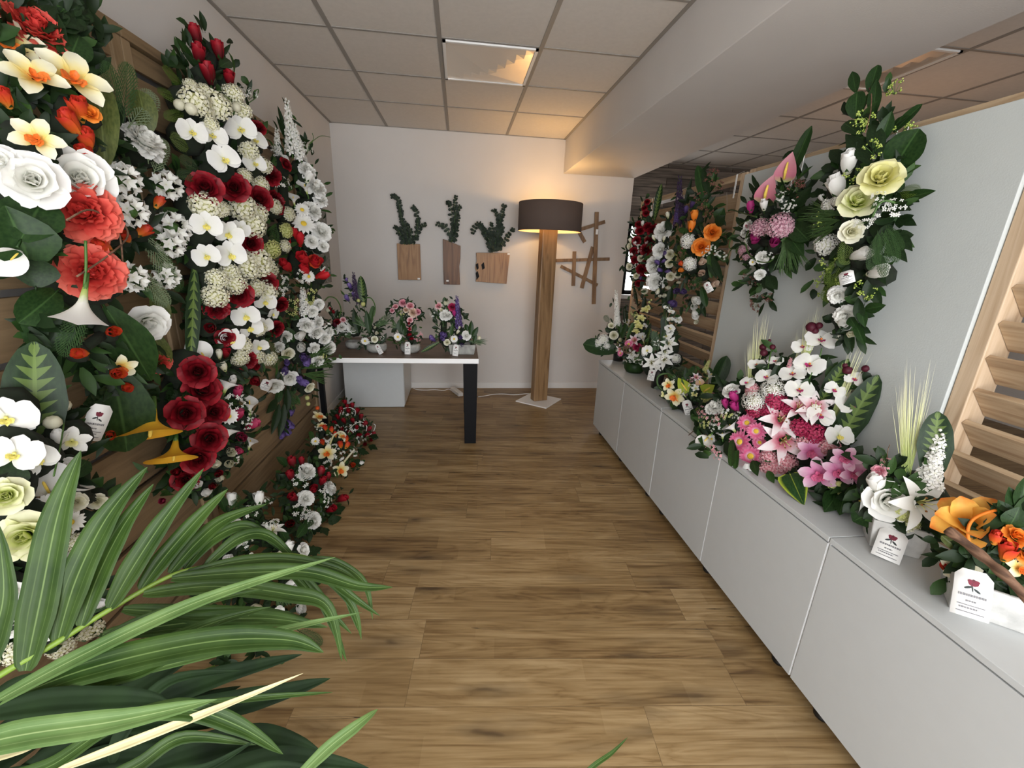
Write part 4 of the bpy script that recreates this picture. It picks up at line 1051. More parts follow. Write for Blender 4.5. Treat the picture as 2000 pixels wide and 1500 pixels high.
pocket('wide squarish oak wall vase with dark bark edge and eucalyptus', [(930, 493.5), (996, 494), (993, 520), (989.5, 554.5), (929, 550), (932, 535), (928, 524), (931, 510)], OAKH,
       [[(966, 492), (968, 470), (975, 440), (980, 420), (985, 400)], [(964, 492), (958, 462), (945, 452), (934, 436), (922, 457)], [(964, 490), (960, 465), (960, 435)], [(970, 486), (985, 470), (1003, 446)], [(966, 490), (974, 460), (975, 430), (965, 410)], [(962, 490), (955, 470), (943, 448), (935, 440)], [(966, 488), (978, 456), (978, 440)]], .062, (993.5, 496), [[(929, 516), (934, 514), (935, 524), (931, 528)], [(940, 517), (945, 512), (947, 524), (942, 527)], [(929, 533), (933, 529), (936, 540), (931, 547)]])
def stick_art():
    S = [((1166, 414), (1160, 594), 8, 0), ((1133, 448.5), (1182, 433), 6.5, 1), ((1131, 452), (1142.5, 473), 7, 1), ((1122.5, 491), (1120, 558.5), 7, 0), ((1158.5, 482), (1136.5, 563), 7.5, 1), ((1086, 509), (1191, 506), 6, 2), ((1095.5, 520), (1167.5, 557), 6, 2)]
    r = empty('stick_wall_art', at_y(1145, 515, 5.03), 'wall decoration of crossed brown wooden sticks beside the lamp', 'wall art')
    for a, b, w, lay in S:
        Y = 5.0+lay*.014; A, B = at_y(*a, Y), at_y(*b, Y); d = (B-A).normalized(); s = Vector((d.z, 0, -d.x))*w/2*depth(A)/FPX
        m = MB(); m.prism([A-s, A+s, B+s, B-s], (0, .0145, 0)); m.build('stick', STICK, r, bevel=.0015)
    a = at_y(1166, 452.5, 4.994); m = MB(); m.box(a.x-.013, 4.994, a.z-.03, a.x+.013, 4.998, a.z+.025); m.build('price_sticker', PAPER, r)
stick_art()
ART, ns, ls, b = newmat('abstract_canvas')
tc = ns.new('ShaderNodeTexCoord'); n = ns.new('ShaderNodeTexNoise'); n.inputs['Scale'].default_value = 6; n.inputs['Distortion'].default_value = 2; ls.new(tc.outputs['Object'], n.inputs['Vector'])
q = ramp(ns, [(.3, (.03, .03, .025)), (.45, (.2, .2, .18)), (.55, (.12, .1, .06)), (.7, (.4, .4, .38))]); ls.new(n.outputs['Fac'], q.inputs[0]); ls.new(q.outputs[0], b.inputs['Base Color'])
tag(bx(LX+.002, 4.02, 1.27, LX+.03, 4.57, 1.95).build('wall_canvas', ART, None, bevel=.002), 'small dark abstract canvas on the left wall behind the white spray', 'picture')
# ------------------------------------------------------------------ flower arrangements
LL = ((0, -1, -1.185),)
RL = ((0, 1, 1.63),)
CL = ((0, 1, 1.632), (2, -1, .708))
TL = ((2, -1, .78), (1, 1, 4.98))
FL = ((0, -1, -1.185), (2, -1, .012))
GL = 'hanging funeral sprays on the left wall'
def hook(x, y0, y1, z):
    def f(root):
        m = MB(); s = 1 if x > 0 else -1
        for y in (y0, y1): m.tube([(x, y, z-.12), (x, y, z+.012), (x+s*.04, y, z+.03)], .0022, 5)
        m.tube([(x+s*.04, y0, z+.03), (x+s*.04, y1, z+.03)], .0022, 5); m.build('wire_hanger', STEEL, root)
    return f
arrange('hanging_flower_spray', 'coral, orange and white hanging spray with yellow calla lilies at its foot', 'flower arrangement', GL,
        (-1.15, 1.4, 1.5), (1, 0, 0), .17, (165, 420, 210, 460), (.78, -.6, .12), '''
Pc 70 44 118;Yo 18 88 112;Yo 65 150 104;Yo 143 155 118;Bo 155 213 48;Bo 140 240 50;Ro 176 220 40;Bo 170 272 44;Bo 167 303 42;Yo 73 272 84
Rw 0 312 70;Rw 63 350 116;Rw 157 347 122;Pc 160 412 118;Pc 180 530 112;Ts 240 345 78;Ts 257 410 76;Ts 330 360 72;Ts 343 443 78;Ts 257 543 74;Ts 327 540 64;Ts 337 477 68;Pw 287 267 76
Cw 167 560 150 656 72 .1 195;Cw 50 480 4 524 50;Rw 293 633 82;Cy 296 796 284 876 98 .15 238;Cy 342 858 334 916 72 .15 238
Bo 200 480 36;Bo 245 463 28;Bo 280 450 32;Bo 217 648 34;Yo 236 716 56;Bo 227 727 36;Bo 247 755 28;Bo 213 847 28;Bo 158 690 32;Pc 313 713 52;Bo 10 190 40;Bo 310 395 26
Vo 205 318 190 148 56;Vo 285 262 272 172 46;Vs 130 130 155 68 54;Vd 60 70 110 10 40;Vb 60 520 10 400 120;Vb 40 470 90 380 90;Vs 110 570 36 632 70 -.04;Vs 96 590 90 690 80 -.05;Vd 70 560 70 500 70
Vb 205 600 300 748 74;Vs 215 720 250 884 104;Vo 300 560 320 640 34;Vo 300 650 322 720 36;Vf 230 230 205 115 40;Vf 240 240 250 120 44;Vq 250 250 300 180 50;Vq 290 320 280 250 40;Vq 300 340 320 270 36
Vq 280 450 340 560 40;Vf 300 480 352 570 44;Vq 260 520 330 600 40;Vf 160 600 120 700 50;Vx 130 40 150 -30 50;Vx 110 60 170 30 50;Vx 30 20 10 -40 60;Vx 210 760 160 800 40;Vx 280 760 310 800 40;Vx 90 310 110 340 40
F 60 200 80;F 120 300 70;F 40 430 90;F 220 480 90;F 130 480 80;F 100 650 60;F 200 680 70;F 240 300 60;F 30 60 90;F 150 100 70;F 120 10 80;F 200 740 50;F 260 700 50
T 200 790 172 860 36''', (-1.15, 1.45, 1.0), LL, (.085, .024), 8, seed=11, loops=[(4, DRIFT, [130, 430, 180, 410, 230, 450, 240, 520]), (4, DRIFT, [150, 540, 210, 500, 250, 460, 230, 420]), (5, STEM, [167, 470, 168, 520, 164, 566]), (6, STEM, [272, 740, 284, 775, 296, 800])])
arrange('hanging_flower_spray', 'white orchid and calla spray with a green-centred rose behind the palm leaves', 'flower arrangement', GL,
        (-1.13, 1.0, .95), (1, 0, 0), .2, (50, 1030, 200, 270), (.7, -.7, .15), '''
Ow 12 818 92;Ow 28 888 86;Ow 72 900 66;Zw 123 792 26;Zw 103 825 28;Bw 113 855 36;Yw 140 862 60;Zw 148 845 30;Bw 130 912 36;Cw 105 978 74 920 74;Cw 132 990 158 930 50
Rg 12 968 80;Rg 44 1050 104;Dw 95 985 46;Dw 138 1020 46;Cw 66 1170 34 1112 72;Cw 150 1150 118 1098 56;Pw 60 1150 56;Rw 36 1222 60;Pw 108 1198 52;Hw 175 1235 46;Hw 205 1040 50;Hw 155 1165 50;Rw 90 1240 50;Hw 30 1280 50;Rc 150 980 40;Rc 190 980 34
Bw 190 1180 34;Hw 120 1270 46;Rw 10 1160 54;Zy 120 1040 30;Hw 150 1060 40
Vc 72 912 66 664 92;Vb 120 960 110 890 40;Vd 20 900 0 980 70;Vb 60 990 20 1010 60;Vb 170 900 130 940 40;Vd 40 1180 0 1240 60
F 60 960 60;F 100 1080 70;F 60 1180 70;F 140 1180 60;F 10 1080 60;F 20 860 50;F 120 900 50''', (-1.13, 1.0, .6), LL, (.08, .026), 7, seed=12, loops=[(3, STEM, [105, 930, 120, 860, 128, 800])])
arrange('hanging_flower_spray', 'long spray of white moth orchids and dark red roses on the plank screen', 'flower arrangement', GL,
        (-1.14, 2.4, 1.5), (1, 0, 0), .17, (465, 400, 150, 370), (.72, -.66, .12), '''
Br 382 67 36;Br 388 104 36;Br 427 97 34;Br 408 142 38;Br 448 152 30;Hw 383 193 60;Hw 422 200 56;Hw 457 178 38;Jw 487 183 30;Hw 400 173 26;Hw 473 213 38;Hw 413 240 30;Hw 373 163 26;Zw 350 205 20;Zw 373 213 22;Zw 462 210 16
Ow 375 258 54;Ow 415 265 54;Ow 470 253 58;Ow 497 275 48;Ow 437 312 60;Ow 497 320 44;Rr 503 247 36;Rr 400 365 70;Rr 457 365 62;Rr 507 388 56;Pr 530 337 44;Pr 543 393 48;Rr 492 475 50
Hw 487 290 38;Hw 517 320 34;Hw 480 343 30;Hw 510 357 34;Jw 553 360 32;Hw 473 400 58;Hw 507 417 38;Hw 493 440 54;Hw 540 403 30;Hw 400 403 58;Hw 433 407 32;Hw 567 417 30;Hg 563 450 30;Hg 533 487 36
Ow 403 440 56;Ow 447 457 54;Ow 470 447 36;Ow 403 500 50;Ow 450 498 58;Hw 502 512 62;Hw 480 523 52;Hw 527 530 42;Hw 421 545 40;Hw 458 556 44;Hw 447 532 38;Hw 421 582 50;Hw 500 565 38;Hw 520 571 46;Jw 553 578 34;Jw 553 553 28
Rr 467 576 60;Pr 425 606 46;Rr 522 554 46;Rr 549 598 38;Rr 542 644 36;Ow 518 589 42;Ow 480 617 52;Ow 487 640 50;Ow 513 637 42;Ow 452 663 50;Ow 533 613 26;Ow 505 677 38
Hw 476 677 36;Hw 470 703 34;Hw 505 699 32;Hw 527 703 32;Hw 505 644 32;Pr 483 707 40;Br 498 712 22;Br 498 742 26;Hw 560 480 26;Rr 560 320 30;Rr 440 660 40;Br 412 640 30
Vd 385 110 352 60 16;Vd 395 60 378 28 14;Vd 400 60 390 20 14;Vb 380 130 342 70 22;Vd 420 100 408 62 12;Vb 430 130 452 118 22;Vd 370 90 362 52 14;Vl 365 180 315 130 34;Vl 360 200 305 178 30;Vl 360 220 320 232 28;Vl 370 290 330 268 40;Vf 390 330 348 310 36;Vf 400 340 345 345 36
Vl 440 200 446 190 20;Vb 360 130 330 128 24;Vf 540 440 530 500 30;Vc 380 520 372 720 26;Vf 520 660 540 720 30
F 420 130 34;F 430 240 44;F 470 310 40;F 430 400 50;F 380 340 44;F 520 450 40;F 390 470 50;F 470 490 50;F 400 560 44;F 440 620 40;F 510 620 40;F 500 690 36;F 380 600 40;F 490 730 34;F 350 120 24''', (-1.14, 2.42, .8), LL, (.08, .022), 7, seed=13, loops=[(2, STEM, [487, 200, 500, 190, 505, 175, 497, 178])])
arrange('hanging_flower_spray', 'narrow white rose and larkspur spray with bright red tulips and violet bells', 'flower arrangement', GL,
        (-1.08, 3.15, 1.5), (.8, -.6, 0), .14, (600, 500, 75, 340), (.72, -.66, .12), '''
Sw 572 310 560 192 34;Sw 590 320 574 240 30;Bw 557 320 30;Pw 603 330 36;Pw 620 362 42;Pw 628 387 30;Cw 600 380 590 350 24;Cw 575 402 570 375 24;Pw 612 407 38;Pw 630 450 40;Dw 593 437 44;Pw 633 480 24;Dw 590 410 30;Pw 610 470 28;Bw 602 345 24;Jw 545 300 30;Sw 545 330 540 250 26;Jw 600 290 22
Bb 560 474 26;Bb 586 467 28;Bb 558 518 30;Bb 593 505 32;Rd 615 510 30;Bb 615 512 34;Bb 595 527 28;Bb 630 538 26;Bb 575 455 20;Jw 635 530 18;Jw 590 540 24;Dw 603 540 26
Sw 598 620 590 560 30;Pw 611 611 26;Pw 624 597 24;Pw 599 639 32;Pw 621 652 30;Bw 588 655 26;Rc 564 692 28;Bw 588 677 28;Pw 637 663 26;Pw 645 652 22;Pw 646 681 28;Pw 615 683 24;Pw 624 707 28;Rw 538 756 38;Rw 566 740 36;Rc 606 758 24;Pw 560 660 26;Pw 545 680 24;Pw 625 630 24;Jw 640 640 20;Jy 610 580 30;Jy 575 600 34
Jy 630 700 18;Bv 557 721 22;Jw 548 735 18;Hl 593 699 10;Bv 593 697 26;Bv 600 705 22;Bv 590 745 24;Bv 584 738 18;Bv 560 705 18;Bv 569 805 18;Bv 564 828 24;Bv 558 842 22;Bv 552 850 16
Vg 590 720 660 700 34;Vg 590 730 650 738 40;Vg 595 700 655 675 30;Vb 560 640 575 670 20;Vd 545 790 530 850 16;Vd 555 790 545 856 16;Vd 540 780 520 808 18;Vf 560 760 575 790 24;Vd 556 260 542 205 10;Vd 556 270 540 225 10;Vd 570 230 550 188 8;Vd 560 760 560 812 16;Vg 560 770 580 800 30;Vb 548 762 538 790 16
F 560 420 34;F 590 480 36;F 590 350 30;F 580 560 36;F 590 620 36;F 580 690 34;F 560 740 30;F 560 780 24;F 555 810 16;F 555 640 30;F 615 560 24;F 555 560 24;F 575 300 26
Zy 600 777 9;Zy 602 789 8
T 524 742 514 762 20''', (-1.1, 3.2, .75), LL+((1, 1, 4.9),), (.07, .02), 7, seed=14, loops=[(1.2, STEM, [600, 300, 604, 282, 612, 272, 610, 260]), (1.2, STEM, [604, 282, 625, 266, 645, 268])])
arrange('hanging_flower_spray', 'low dark red rose spray with white calla lilies on the plank screen', 'flower arrangement', GL,
        (-1.14, 1.75, .9), (1, 0, 0), .16, (415, 815, 95, 180), (.74, -.64, .15), '''
Rr 386 725 72;Rr 397 760 78;Rr 364 807 76;Rr 419 804 58;Rr 410 857 70;Rr 388 897 66;Rr 362 938 52;Cw 405 708 384 678 44;Cw 436 770 448 736 40;Cw 487 812 484 768 36;Cw 438 866 450 826 38;Cw 484 880 490 850 30
By 428 692 20;By 437 716 20;Bw 456 743 22;By 450 881 28;By 423 906 26;By 448 905 24;By 430 934 24;Bw 382 947 26;Bw 406 960 24;Bk 465 765 26;Bk 467 809 26;Bk 494 829 28;Bk 472 855 30;Bk 467 881 26;Br 342 945 26;Br 425 925 22;Bk 318 978 18;Br 440 690 24;Br 430 660 30;Pr 420 635 34
Dw 447 813 34;Jw 457 787 34;Jw 481 828 22;Jw 490 811 18;Jw 463 770 20;Jw 455 895 24;Br 345 920 26;Br 416 950 20
Vx 350 775 380 780 30;Vx 352 840 385 838 30;Vb 400 780 440 770 30;Vd 350 880 330 920 30;Vd 380 940 350 960 24;Vd 440 780 460 800 24;Vx 340 760 325 785 26
F 380 770 40;F 410 830 44;F 440 800 36;F 450 860 36;F 390 930 36;F 370 860 36;F 400 700 30;F 350 900 30;F 330 950 20;F 420 650 34''', (-1.14, 1.8, .55), LL, (.07, .022), 7, seed=15)

GF = 'flower cushions leaning along the foot of the left wall'
arrange('floor_flower_cushion', 'white rose and lily cushion on the floor partly behind the palm', 'flower arrangement', GF,
        (-.92, 1.85, .26), (.72, -.3, .6), .08, (530, 1100, 120, 160), (.7, -.35, .6), '''
Bw 452 976 30;Bw 506 973 28;Pw 452 1019 36;Jw 524 978 22;Jw 490 1000 30;Lw 534 1032 44;Bw 562 1071 30;Rw 595 1073 32;Rc 493 1040 30;Rw 610 1110 30;Bw 627 1110 24;Bw 450 1095 28;By 493 1093 26;By 545 1086 22;By 515 1147 26;Bw 569 1140 28;By 502 1188 28;Bw 586 1188 32;Bw 450 1199 28;Bw 519 1227 28;Jw 470 1220 26;Jw 515 1155 20;Jw 530 1020 26;Jw 480 1060 24;Jw 560 1110 24;Rw 430 1150 30;Cw 465 1045 476 1072 22;Rw 545 1195 24;Lw 500 1120 36;Bw 600 1140 24
Vb 440 1000 425 960 20;Vf 470 1000 455 965 26;Vb 600 1150 640 1180 24;Vg 540 1150 560 1190 40;Vb 560 1060 545 1030 20;Vi 600 1080 630 1070 24;Vf 580 1230 630 1260 30;Vb 580 1050 600 1020 20
F 480 1010 40;F 540 1060 44;F 470 1090 44;F 540 1140 50;F 590 1130 36;F 480 1190 50;F 560 1210 44;F 440 1150 40;F 520 1260 50;F 450 1260 50;F 610 1170 30''', (-.9, 1.85, 0), FL, (.06, .02), 8, seed=21)
arrange('floor_flower_cushion', 'cushion of red rosebuds and white carnations on the floor by the plank screen', 'flower arrangement', GF,
        (-.95, 2.42, .22), (.72, -.3, .6), .07, (608, 965, 75, 85), (.7, -.35, .6), '''
Br 571 902 24;Br 589 901 20;Br 567 929 24;Br 627 921 22;Br 629 940 22;Br 612 956 24;Br 573 971 24;Br 668 974 24;Br 645 995 24;Br 569 1023 24;Pw 600 917 36;Pw 649 950 30;Pw 597 973 33;Pw 615 1017 36;Jw 590 939 34;Jw 634 969 32;Jw 586 1002 34;Jw 640 982 22;Jw 600 1005 22;Br 641 930 16
Vb 560 910 540 892 18;Vi 560 940 548 950 24;Vi 640 1020 668 1010 26;Vi 630 1030 640 1046 24;Vi 570 1030 560 1046 24;Vb 600 1030 604 1010 20;Vi 650 1000 676 990 22;Vi 560 970 545 990 24
F 590 930 34;F 620 960 36;F 580 980 36;F 620 1000 36;F 600 1020 34;F 645 975 28;F 570 1000 30;F 560 950 26;F 590 1035 24''', (-.92, 2.4, 0), FL, (.055, .02), 9, seed=22)
arrange('floor_flower_cushion', 'cushion of orange rosebuds and small orchids with cream ribbons on the floor', 'flower arrangement', GF,
        (-.95, 3.02, .2), (.68, -.42, .6), .07, (662, 875, 55, 60), (.66, -.45, .6), '''
Yo 622 815 32;Yo 628 832 20;Bo 635 836 14;Bo 648 839 13;Bo 676 858 15;Bo 665 868 15;Bo 678 869 15;Bo 630 864 14;Bo 688 908 16;Yo 639 885 36;Yo 665 918 34;Yo 667 853 24;Jw 661 886 26;Jw 635 905 24;Jw 645 857 24;Jw 690 883 20;Dw 616 862 18;Jw 622 836 16;Zo 620 797 8;Bw 705 905 12;Jw 650 870 16;Bo 655 848 12
Vn 612 870 606 840 10;Vn 640 850 644 830 10;Vb 620 890 612 905 14;Vi 690 900 712 908 18;Vi 640 918 620 930 18;Vi 700 880 722 886 16
F 640 860 26;F 670 880 28;F 650 905 28;F 680 905 26;F 625 880 22;F 695 890 20;F 625 915 20''', (-.95, 2.98, 0), FL, (.05, .017), 9, seed=23, loops=[(4, P_C, [643, 872, 652, 850, 666, 843, 675, 850, 672, 862]), (4, P_C, [670, 905, 680, 892, 692, 878])])
arrange('floor_flower_cushion', 'cushion of small red roses with thin white loops in front of the white cabinet', 'flower arrangement', GF,
        (-.98, 3.62, .18), (.62, -.55, .55), .07, (690, 835, 50, 52), (.6, -.55, .58), '''
Br 674 787 13;Br 688 793 14;Br 666 800 13;Br 681 803 12;Br 697 803 13;Br 705 815 14;Br 712 828 14;Br 720 838 14;Br 727 848 14;Br 722 860 13;Br 712 868 13;Br 700 850 13;Br 690 822 13;Br 672 822 13;Br 660 815 13;Br 655 826 12;Br 684 845 13;Br 696 836 12;Br 668 840 12;Br 664 806 10;Br 716 850 12;Br 678 795 12;Jw 681 807 22;Jw 709 818 14;Jw 696 836 26;Jw 705 860 22;Jw 655 837 16;Jw 672 836 12
Vi 720 870 738 878 18;Vi 700 875 716 888 18;Vi 725 850 740 856 16;Vd 655 810 645 800 12;Vi 660 850 648 862 14
F 680 810 24;F 700 830 26;F 680 840 26;F 712 852 24;F 665 825 22;F 695 862 20''', (-.95, 3.6, 0), FL+((1, 1, 4.2),), (.05, .017), 9, seed=24, loops=[(1.6, P_W, [663, 815, 668, 800, 683, 796, 694, 802, 693, 812]), (1.6, P_W, [680, 846, 690, 830, 706, 824, 716, 832, 715, 842]), (1.6, P_W, [716, 852, 728, 845, 733, 832, 730, 828])])

# ---- on the display table
def bowl(x, y, r, h, mat, z=.7725):
    def f(root):
        m = MB(); m.lathe([(.001, 0), (r*.75, 0), (r, h*.35), (r*.97, h*.8), (r*.85, h), (r*.78, h*.93), (r*.6, h*.6), (.001, h*.5)], 26, M=Matrix.Translation((x, y, z)))
        m.build('pot', mat, root, smooth=True)
    return f
def trough(cx, cy, lx, ly, h, mat, z, ang=0, taper=.88):
    def f(root):
        m = MB(); R_ = Matrix.Translation((cx, cy, z)) @ Matrix.Rotation(ang, 4, 'Z'); k = taper
        o = [(-1, -1), (1, -1), (1, 1), (-1, 1)]
        vs = [(a*lx/2*k, b*ly/2*k, 0) for a, b in o]+[(a*lx/2, b*ly/2, h) for a, b in o]+[(a*(lx/2-.012), b*(ly/2-.012), h) for a, b in o]+[(a*(lx/2-.014)*k, b*(ly/2-.014)*k, h*.7) for a, b in o]
        fs = [(3, 2, 1, 0)]
        for s in (0, 4, 8): fs += [(s+i, s+(i+1) % 4, s+4+(i+1) % 4, s+4+i) for i in range(4)]
        fs += [(12, 13, 14, 15)]
        m.add([R_ @ Vector(v) for v in vs], fs); m.build('pot', mat, root, bevel=.004)
    return f
GT = 'arrangements on the display table'
arrange('table_arrangement', 'purple bellflower arrangement with tall patterned leaf in a round grey bowl', 'flower arrangement', GT,
        (-.70, 3.66, .95), (0, -1, .15), .07, (718, 630, 45, 60), (.15, -.9, .3), '''
Bv 683 559 14;Bv 678 582 14;Bv 677 547 9;Bv 690 575 10;Sd 696 590 690 531 18;Sd 702 600 694 545 14;Vc 712 600 704 538 18;Zy 700 587 7;Zy 709 594 9;Dw 713 666 17;Jw 722 672 12;Rc 732 663 15;By 735 651 10;By 732 640 8;Bd 700 600 1;Jw 746 660 9
Vn 718 640 730 595 9;Vg 715 640 690 620 26;Vb 722 650 715 605 14;Vg 730 640 760 620 24;Vd 700 650 690 600 14;Vd 745 670 755 650 9;Vd 700 640 678 625 10;Vm 722 640 727 606 10
F 700 620 22;F 715 645 24;F 735 640 22;F 705 600 16;F 735 668 18;F 712 668 16;F 750 650 16;F 692 570 9
T 735 673 745 691 9'''.replace('Bd 700 600 1;', ''), (-.70, 3.64, .7725), TL, (.055, .014), 9, seed=31, basefn=bowl(-.70, 3.64, .085, .075, STONE), loops=[(2.2, STEM, [714, 582, 724, 582, 731, 592, 733, 604, 730, 618])])
arrange('table_arrangement', 'round pink rose bouquet with red berries in a grey stone bowl', 'flower arrangement', GT,
        (-.42, 3.66, .95), (0, -1, .15), .08, (793, 625, 38, 50), (.12, -.9, .35), '''
Rp 772 598 14;Pp 787 590 17;Rp 801 596 18;Pf 808 609 20;Pp 817 608 14;Rp 801 625 14;Jp 799 640 12;Br 800 644 10;Br 799 654 10;Br 803 662 11;Jp 817 657 18;Dw 777 658 17;Jy 787 611 12;Pf 793 604 12;Pp 765 606 10;Br 799 632 8;Jp 812 620 10
Vb 783 650 781 622 16;Vb 790 655 787 630 14;Vb 805 650 812 632 12;Vm 780 645 786 612 9;Vd 770 610 752 604 8;Vd 815 620 830 612 8;Vf 765 615 750 622 12;Vd 790 600 798 578 5;Vd 775 640 764 650 9;Vg 780 640 762 632 20
F 770 612 18;F 800 612 22;F 785 630 22;F 810 630 16;F 790 660 22;F 775 670 12;F 808 665 12
T 796 668 796 692 11''', (-.42, 3.64, .7725), TL, (.055, .016), 9, seed=32, basefn=bowl(-.42, 3.64, .085, .075, STONE))
arrange('table_arrangement', 'white and purple larkspur arrangement in a rectangular grey trough', 'flower arrangement', GT,
        (.02, 3.62, .92), (0, -1, .12), .07, (895, 640, 50, 50), (.1, -.92, .3), '''
Pw 869 613 24;Pw 875 614 18;Pw 912 655 20;Rp 856 597 16;Pk 884 598 18;Bm 887 612 12;Sv 897 645 892 577 20;Sd 896 640 897 600 16;Bv 845 661 16;Bv 867 654 18;Bv 865 662 14;Bv 901 674 14;Bv 899 660 12;Rc 873 669 15;Dw 887 662 16;By 894 648 9;By 897 640 7;Rc 862 605 10;Hw 870 590 12;Zw 936 660 8;Jw 845 612 14
Vc 858 668 822 688 9;Vb 918 655 921 625 12;Vb 922 658 934 638 11;Vb 912 645 909 632 10;Vm 880 655 885 630 8;Vd 860 620 838 602 10;Vd 850 630 846 600 8;Vd 905 620 916 612 10;Vd 900 612 912 618 9;Vg 920 665 955 668 14;Vg 915 665 945 672 12;Vd 855 640 843 640 8;Vs 870 600 868 580 10;Vb 925 668 930 650 9
F 865 620 20;F 885 635 22;F 860 645 14;F 885 665 20;F 905 660 18;F 920 670 14;F 895 620 16
T 891 673 889 695 11''', (.02, 3.60, .7725), TL, (.05, .014), 9, seed=33, basefn=trough(.02, 3.60, .23, .12, .085, STONE, .7725))
arrange('table_arrangement', 'small white and burgundy arrangement with grass loop at the left end of the table', 'flower arrangement', GT,
        (-.92, 3.78, .93), (.2, -1, .1), .06, (668, 635, 32, 34), (.25, -.9, .3), '''
Pw 667 637 20;Rp 670 624 13;Rw 690 640 26;Bu 655 635 12;Br 645 604 9;Br 652 610 9;Pr 658 628 14;Zw 640 606 9;Pw 655 648 12;Jw 672 648 14;Pw 680 628 10
Vg 680 650 700 640 24;Vd 650 620 640 600 8;Vd 645 640 640 630 8;Vg 670 655 690 655 20;Vd 660 640 675 655 8;Vd 655 620 660 604 8
F 660 635 16;F 672 645 16;F 650 625 14;F 660 655 14;F 682 645 12''', (-.92, 3.78, .7725), TL, (.05, .014), 9, seed=34, basefn=bowl(-.92, 3.78, .07, .06, STONE), loops=[(2.4, STEM, [634, 588, 642, 580, 654, 582, 662, 592, 666, 606, 662, 620])])

# ---- hanging sprays on the right-hand screens
GR = 'hanging sprays on the right-hand screens'
arrange('hanging_flower_spray', 'white and yellow rose spray with tall leafy top hanging on the white board', 'flower arrangement', GR,
        (1.60, 1.75, 1.7), (-1, 0, 0), .13, (1680, 430, 90, 260), (-.82, -.52, .15), '''
Kg 1748 172 40;Kg 1690 232 50;Kg 1684 248 36;Kg 1758 256 50;Kg 1706 292 44;Kg 1668 342 44;Kg 1614 426 44;Kg 1624 512 46;Kg 1608 548 34;Kg 1688 566 44;Kg 1610 576 36;Kg 1580 450 24;Kg 1640 548 20
Ry 1722 344 84;Rg 1676 390 78;Bw 1658 316 44;Bw 1634 364 48;Rc 1664 452 48;Bw 1680 496 40;Bw 1713 532 40;Jw 1726 410 36;Jw 1752 404 34;Jw 1688 432 30;Jw 1716 384 22;Hs 1622 396 34;Hs 1610 476 42;Pw 1636 578 36;Pw 1648 618 42;Bw 1646 630 34;By 1642 656 20;By 1660 652 20;Hs 1636 390 24;Bw 1606 388 18
Vs 1700 180 1714 126 26;Vb 1672 180 1664 138 20;Vs 1672 230 1674 178 34;Vb 1706 228 1712 152 24;Vs 1676 260 1648 240 24;Vb 1740 250 1778 224 18;Vs 1745 258 1802 202 22;Vs 1745 335 1795 250 72,;Vb 1720 280 1742 215 28;Vb 1730 180 1736 152 14;Vd 1700 320 1650 260 26;Vd 1650 320 1620 292 24;Vb 1640 330 1628 306 20;Vb 1660 300 1676 262 24;Vd 1720 300 1700 240 30
Vb 1760 390 1828 372 24;Vd 1750 380 1796 394 26;Vi 1745 450 1782 490 40;Vi 1735 470 1772 512 34;Vi 1704 510 1730 556 30;Vi 1750 425 1790 440 34;Vi 1740 400 1780 410 30;Vf 1718 450 1698 530 24 .04;Vf 1722 445 1726 545 26 .05;Vf 1730 440 1752 515 26 .04;Vf 1714 450 1712 520 20 .05;Vf 1734 440 1764 490 22 .03;Vl 1740 380 1800 372 36;Vl 1660 450 1650 520 36;Vl 1640 500 1622 560 40;Vg 1640 420 1570 408 50 .05;Vg 1640 430 1572 446 50 .05;Vg 1640 440 1576 468 40 .05;Vf 1640 440 1590 450 40;Vl 1650 540 1610 590 40
Vd 1690 590 1708 530 22;Vb 1690 604 1730 596 24;Vd 1700 560 1722 600 20;Vd 1680 630 1676 580 20;Vd 1656 640 1664 690 18;Vb 1670 630 1690 676 18;Vb 1660 620 1672 640 20;Vi 1660 650 1656 680 18;Vb 1680 600 1690 640 18;Vb 1660 390 1650 430 20
F 1690 300 40;F 1700 400 60;F 1650 400 50;F 1720 460 44;F 1660 480 44;F 1640 540 40;F 1690 540 36;F 1660 600 30;F 1660 640 20;F 1690 250 26;F 1640 340 30;F 1740 340 36
T 1652 530 1656 554 24'''.replace('72,', '72'), (1.6, 1.75, 1.3), RL, (.08, .026), 6, seed=41, basefn=hook(1.648, 1.60, 1.64, 2.10), loops=[(2, DRIFT, [1690, 260, 1700, 220, 1702, 185, 1698, 172]), (4, STEM, [1704, 424, 1716, 400, 1730, 392, 1748, 396])])
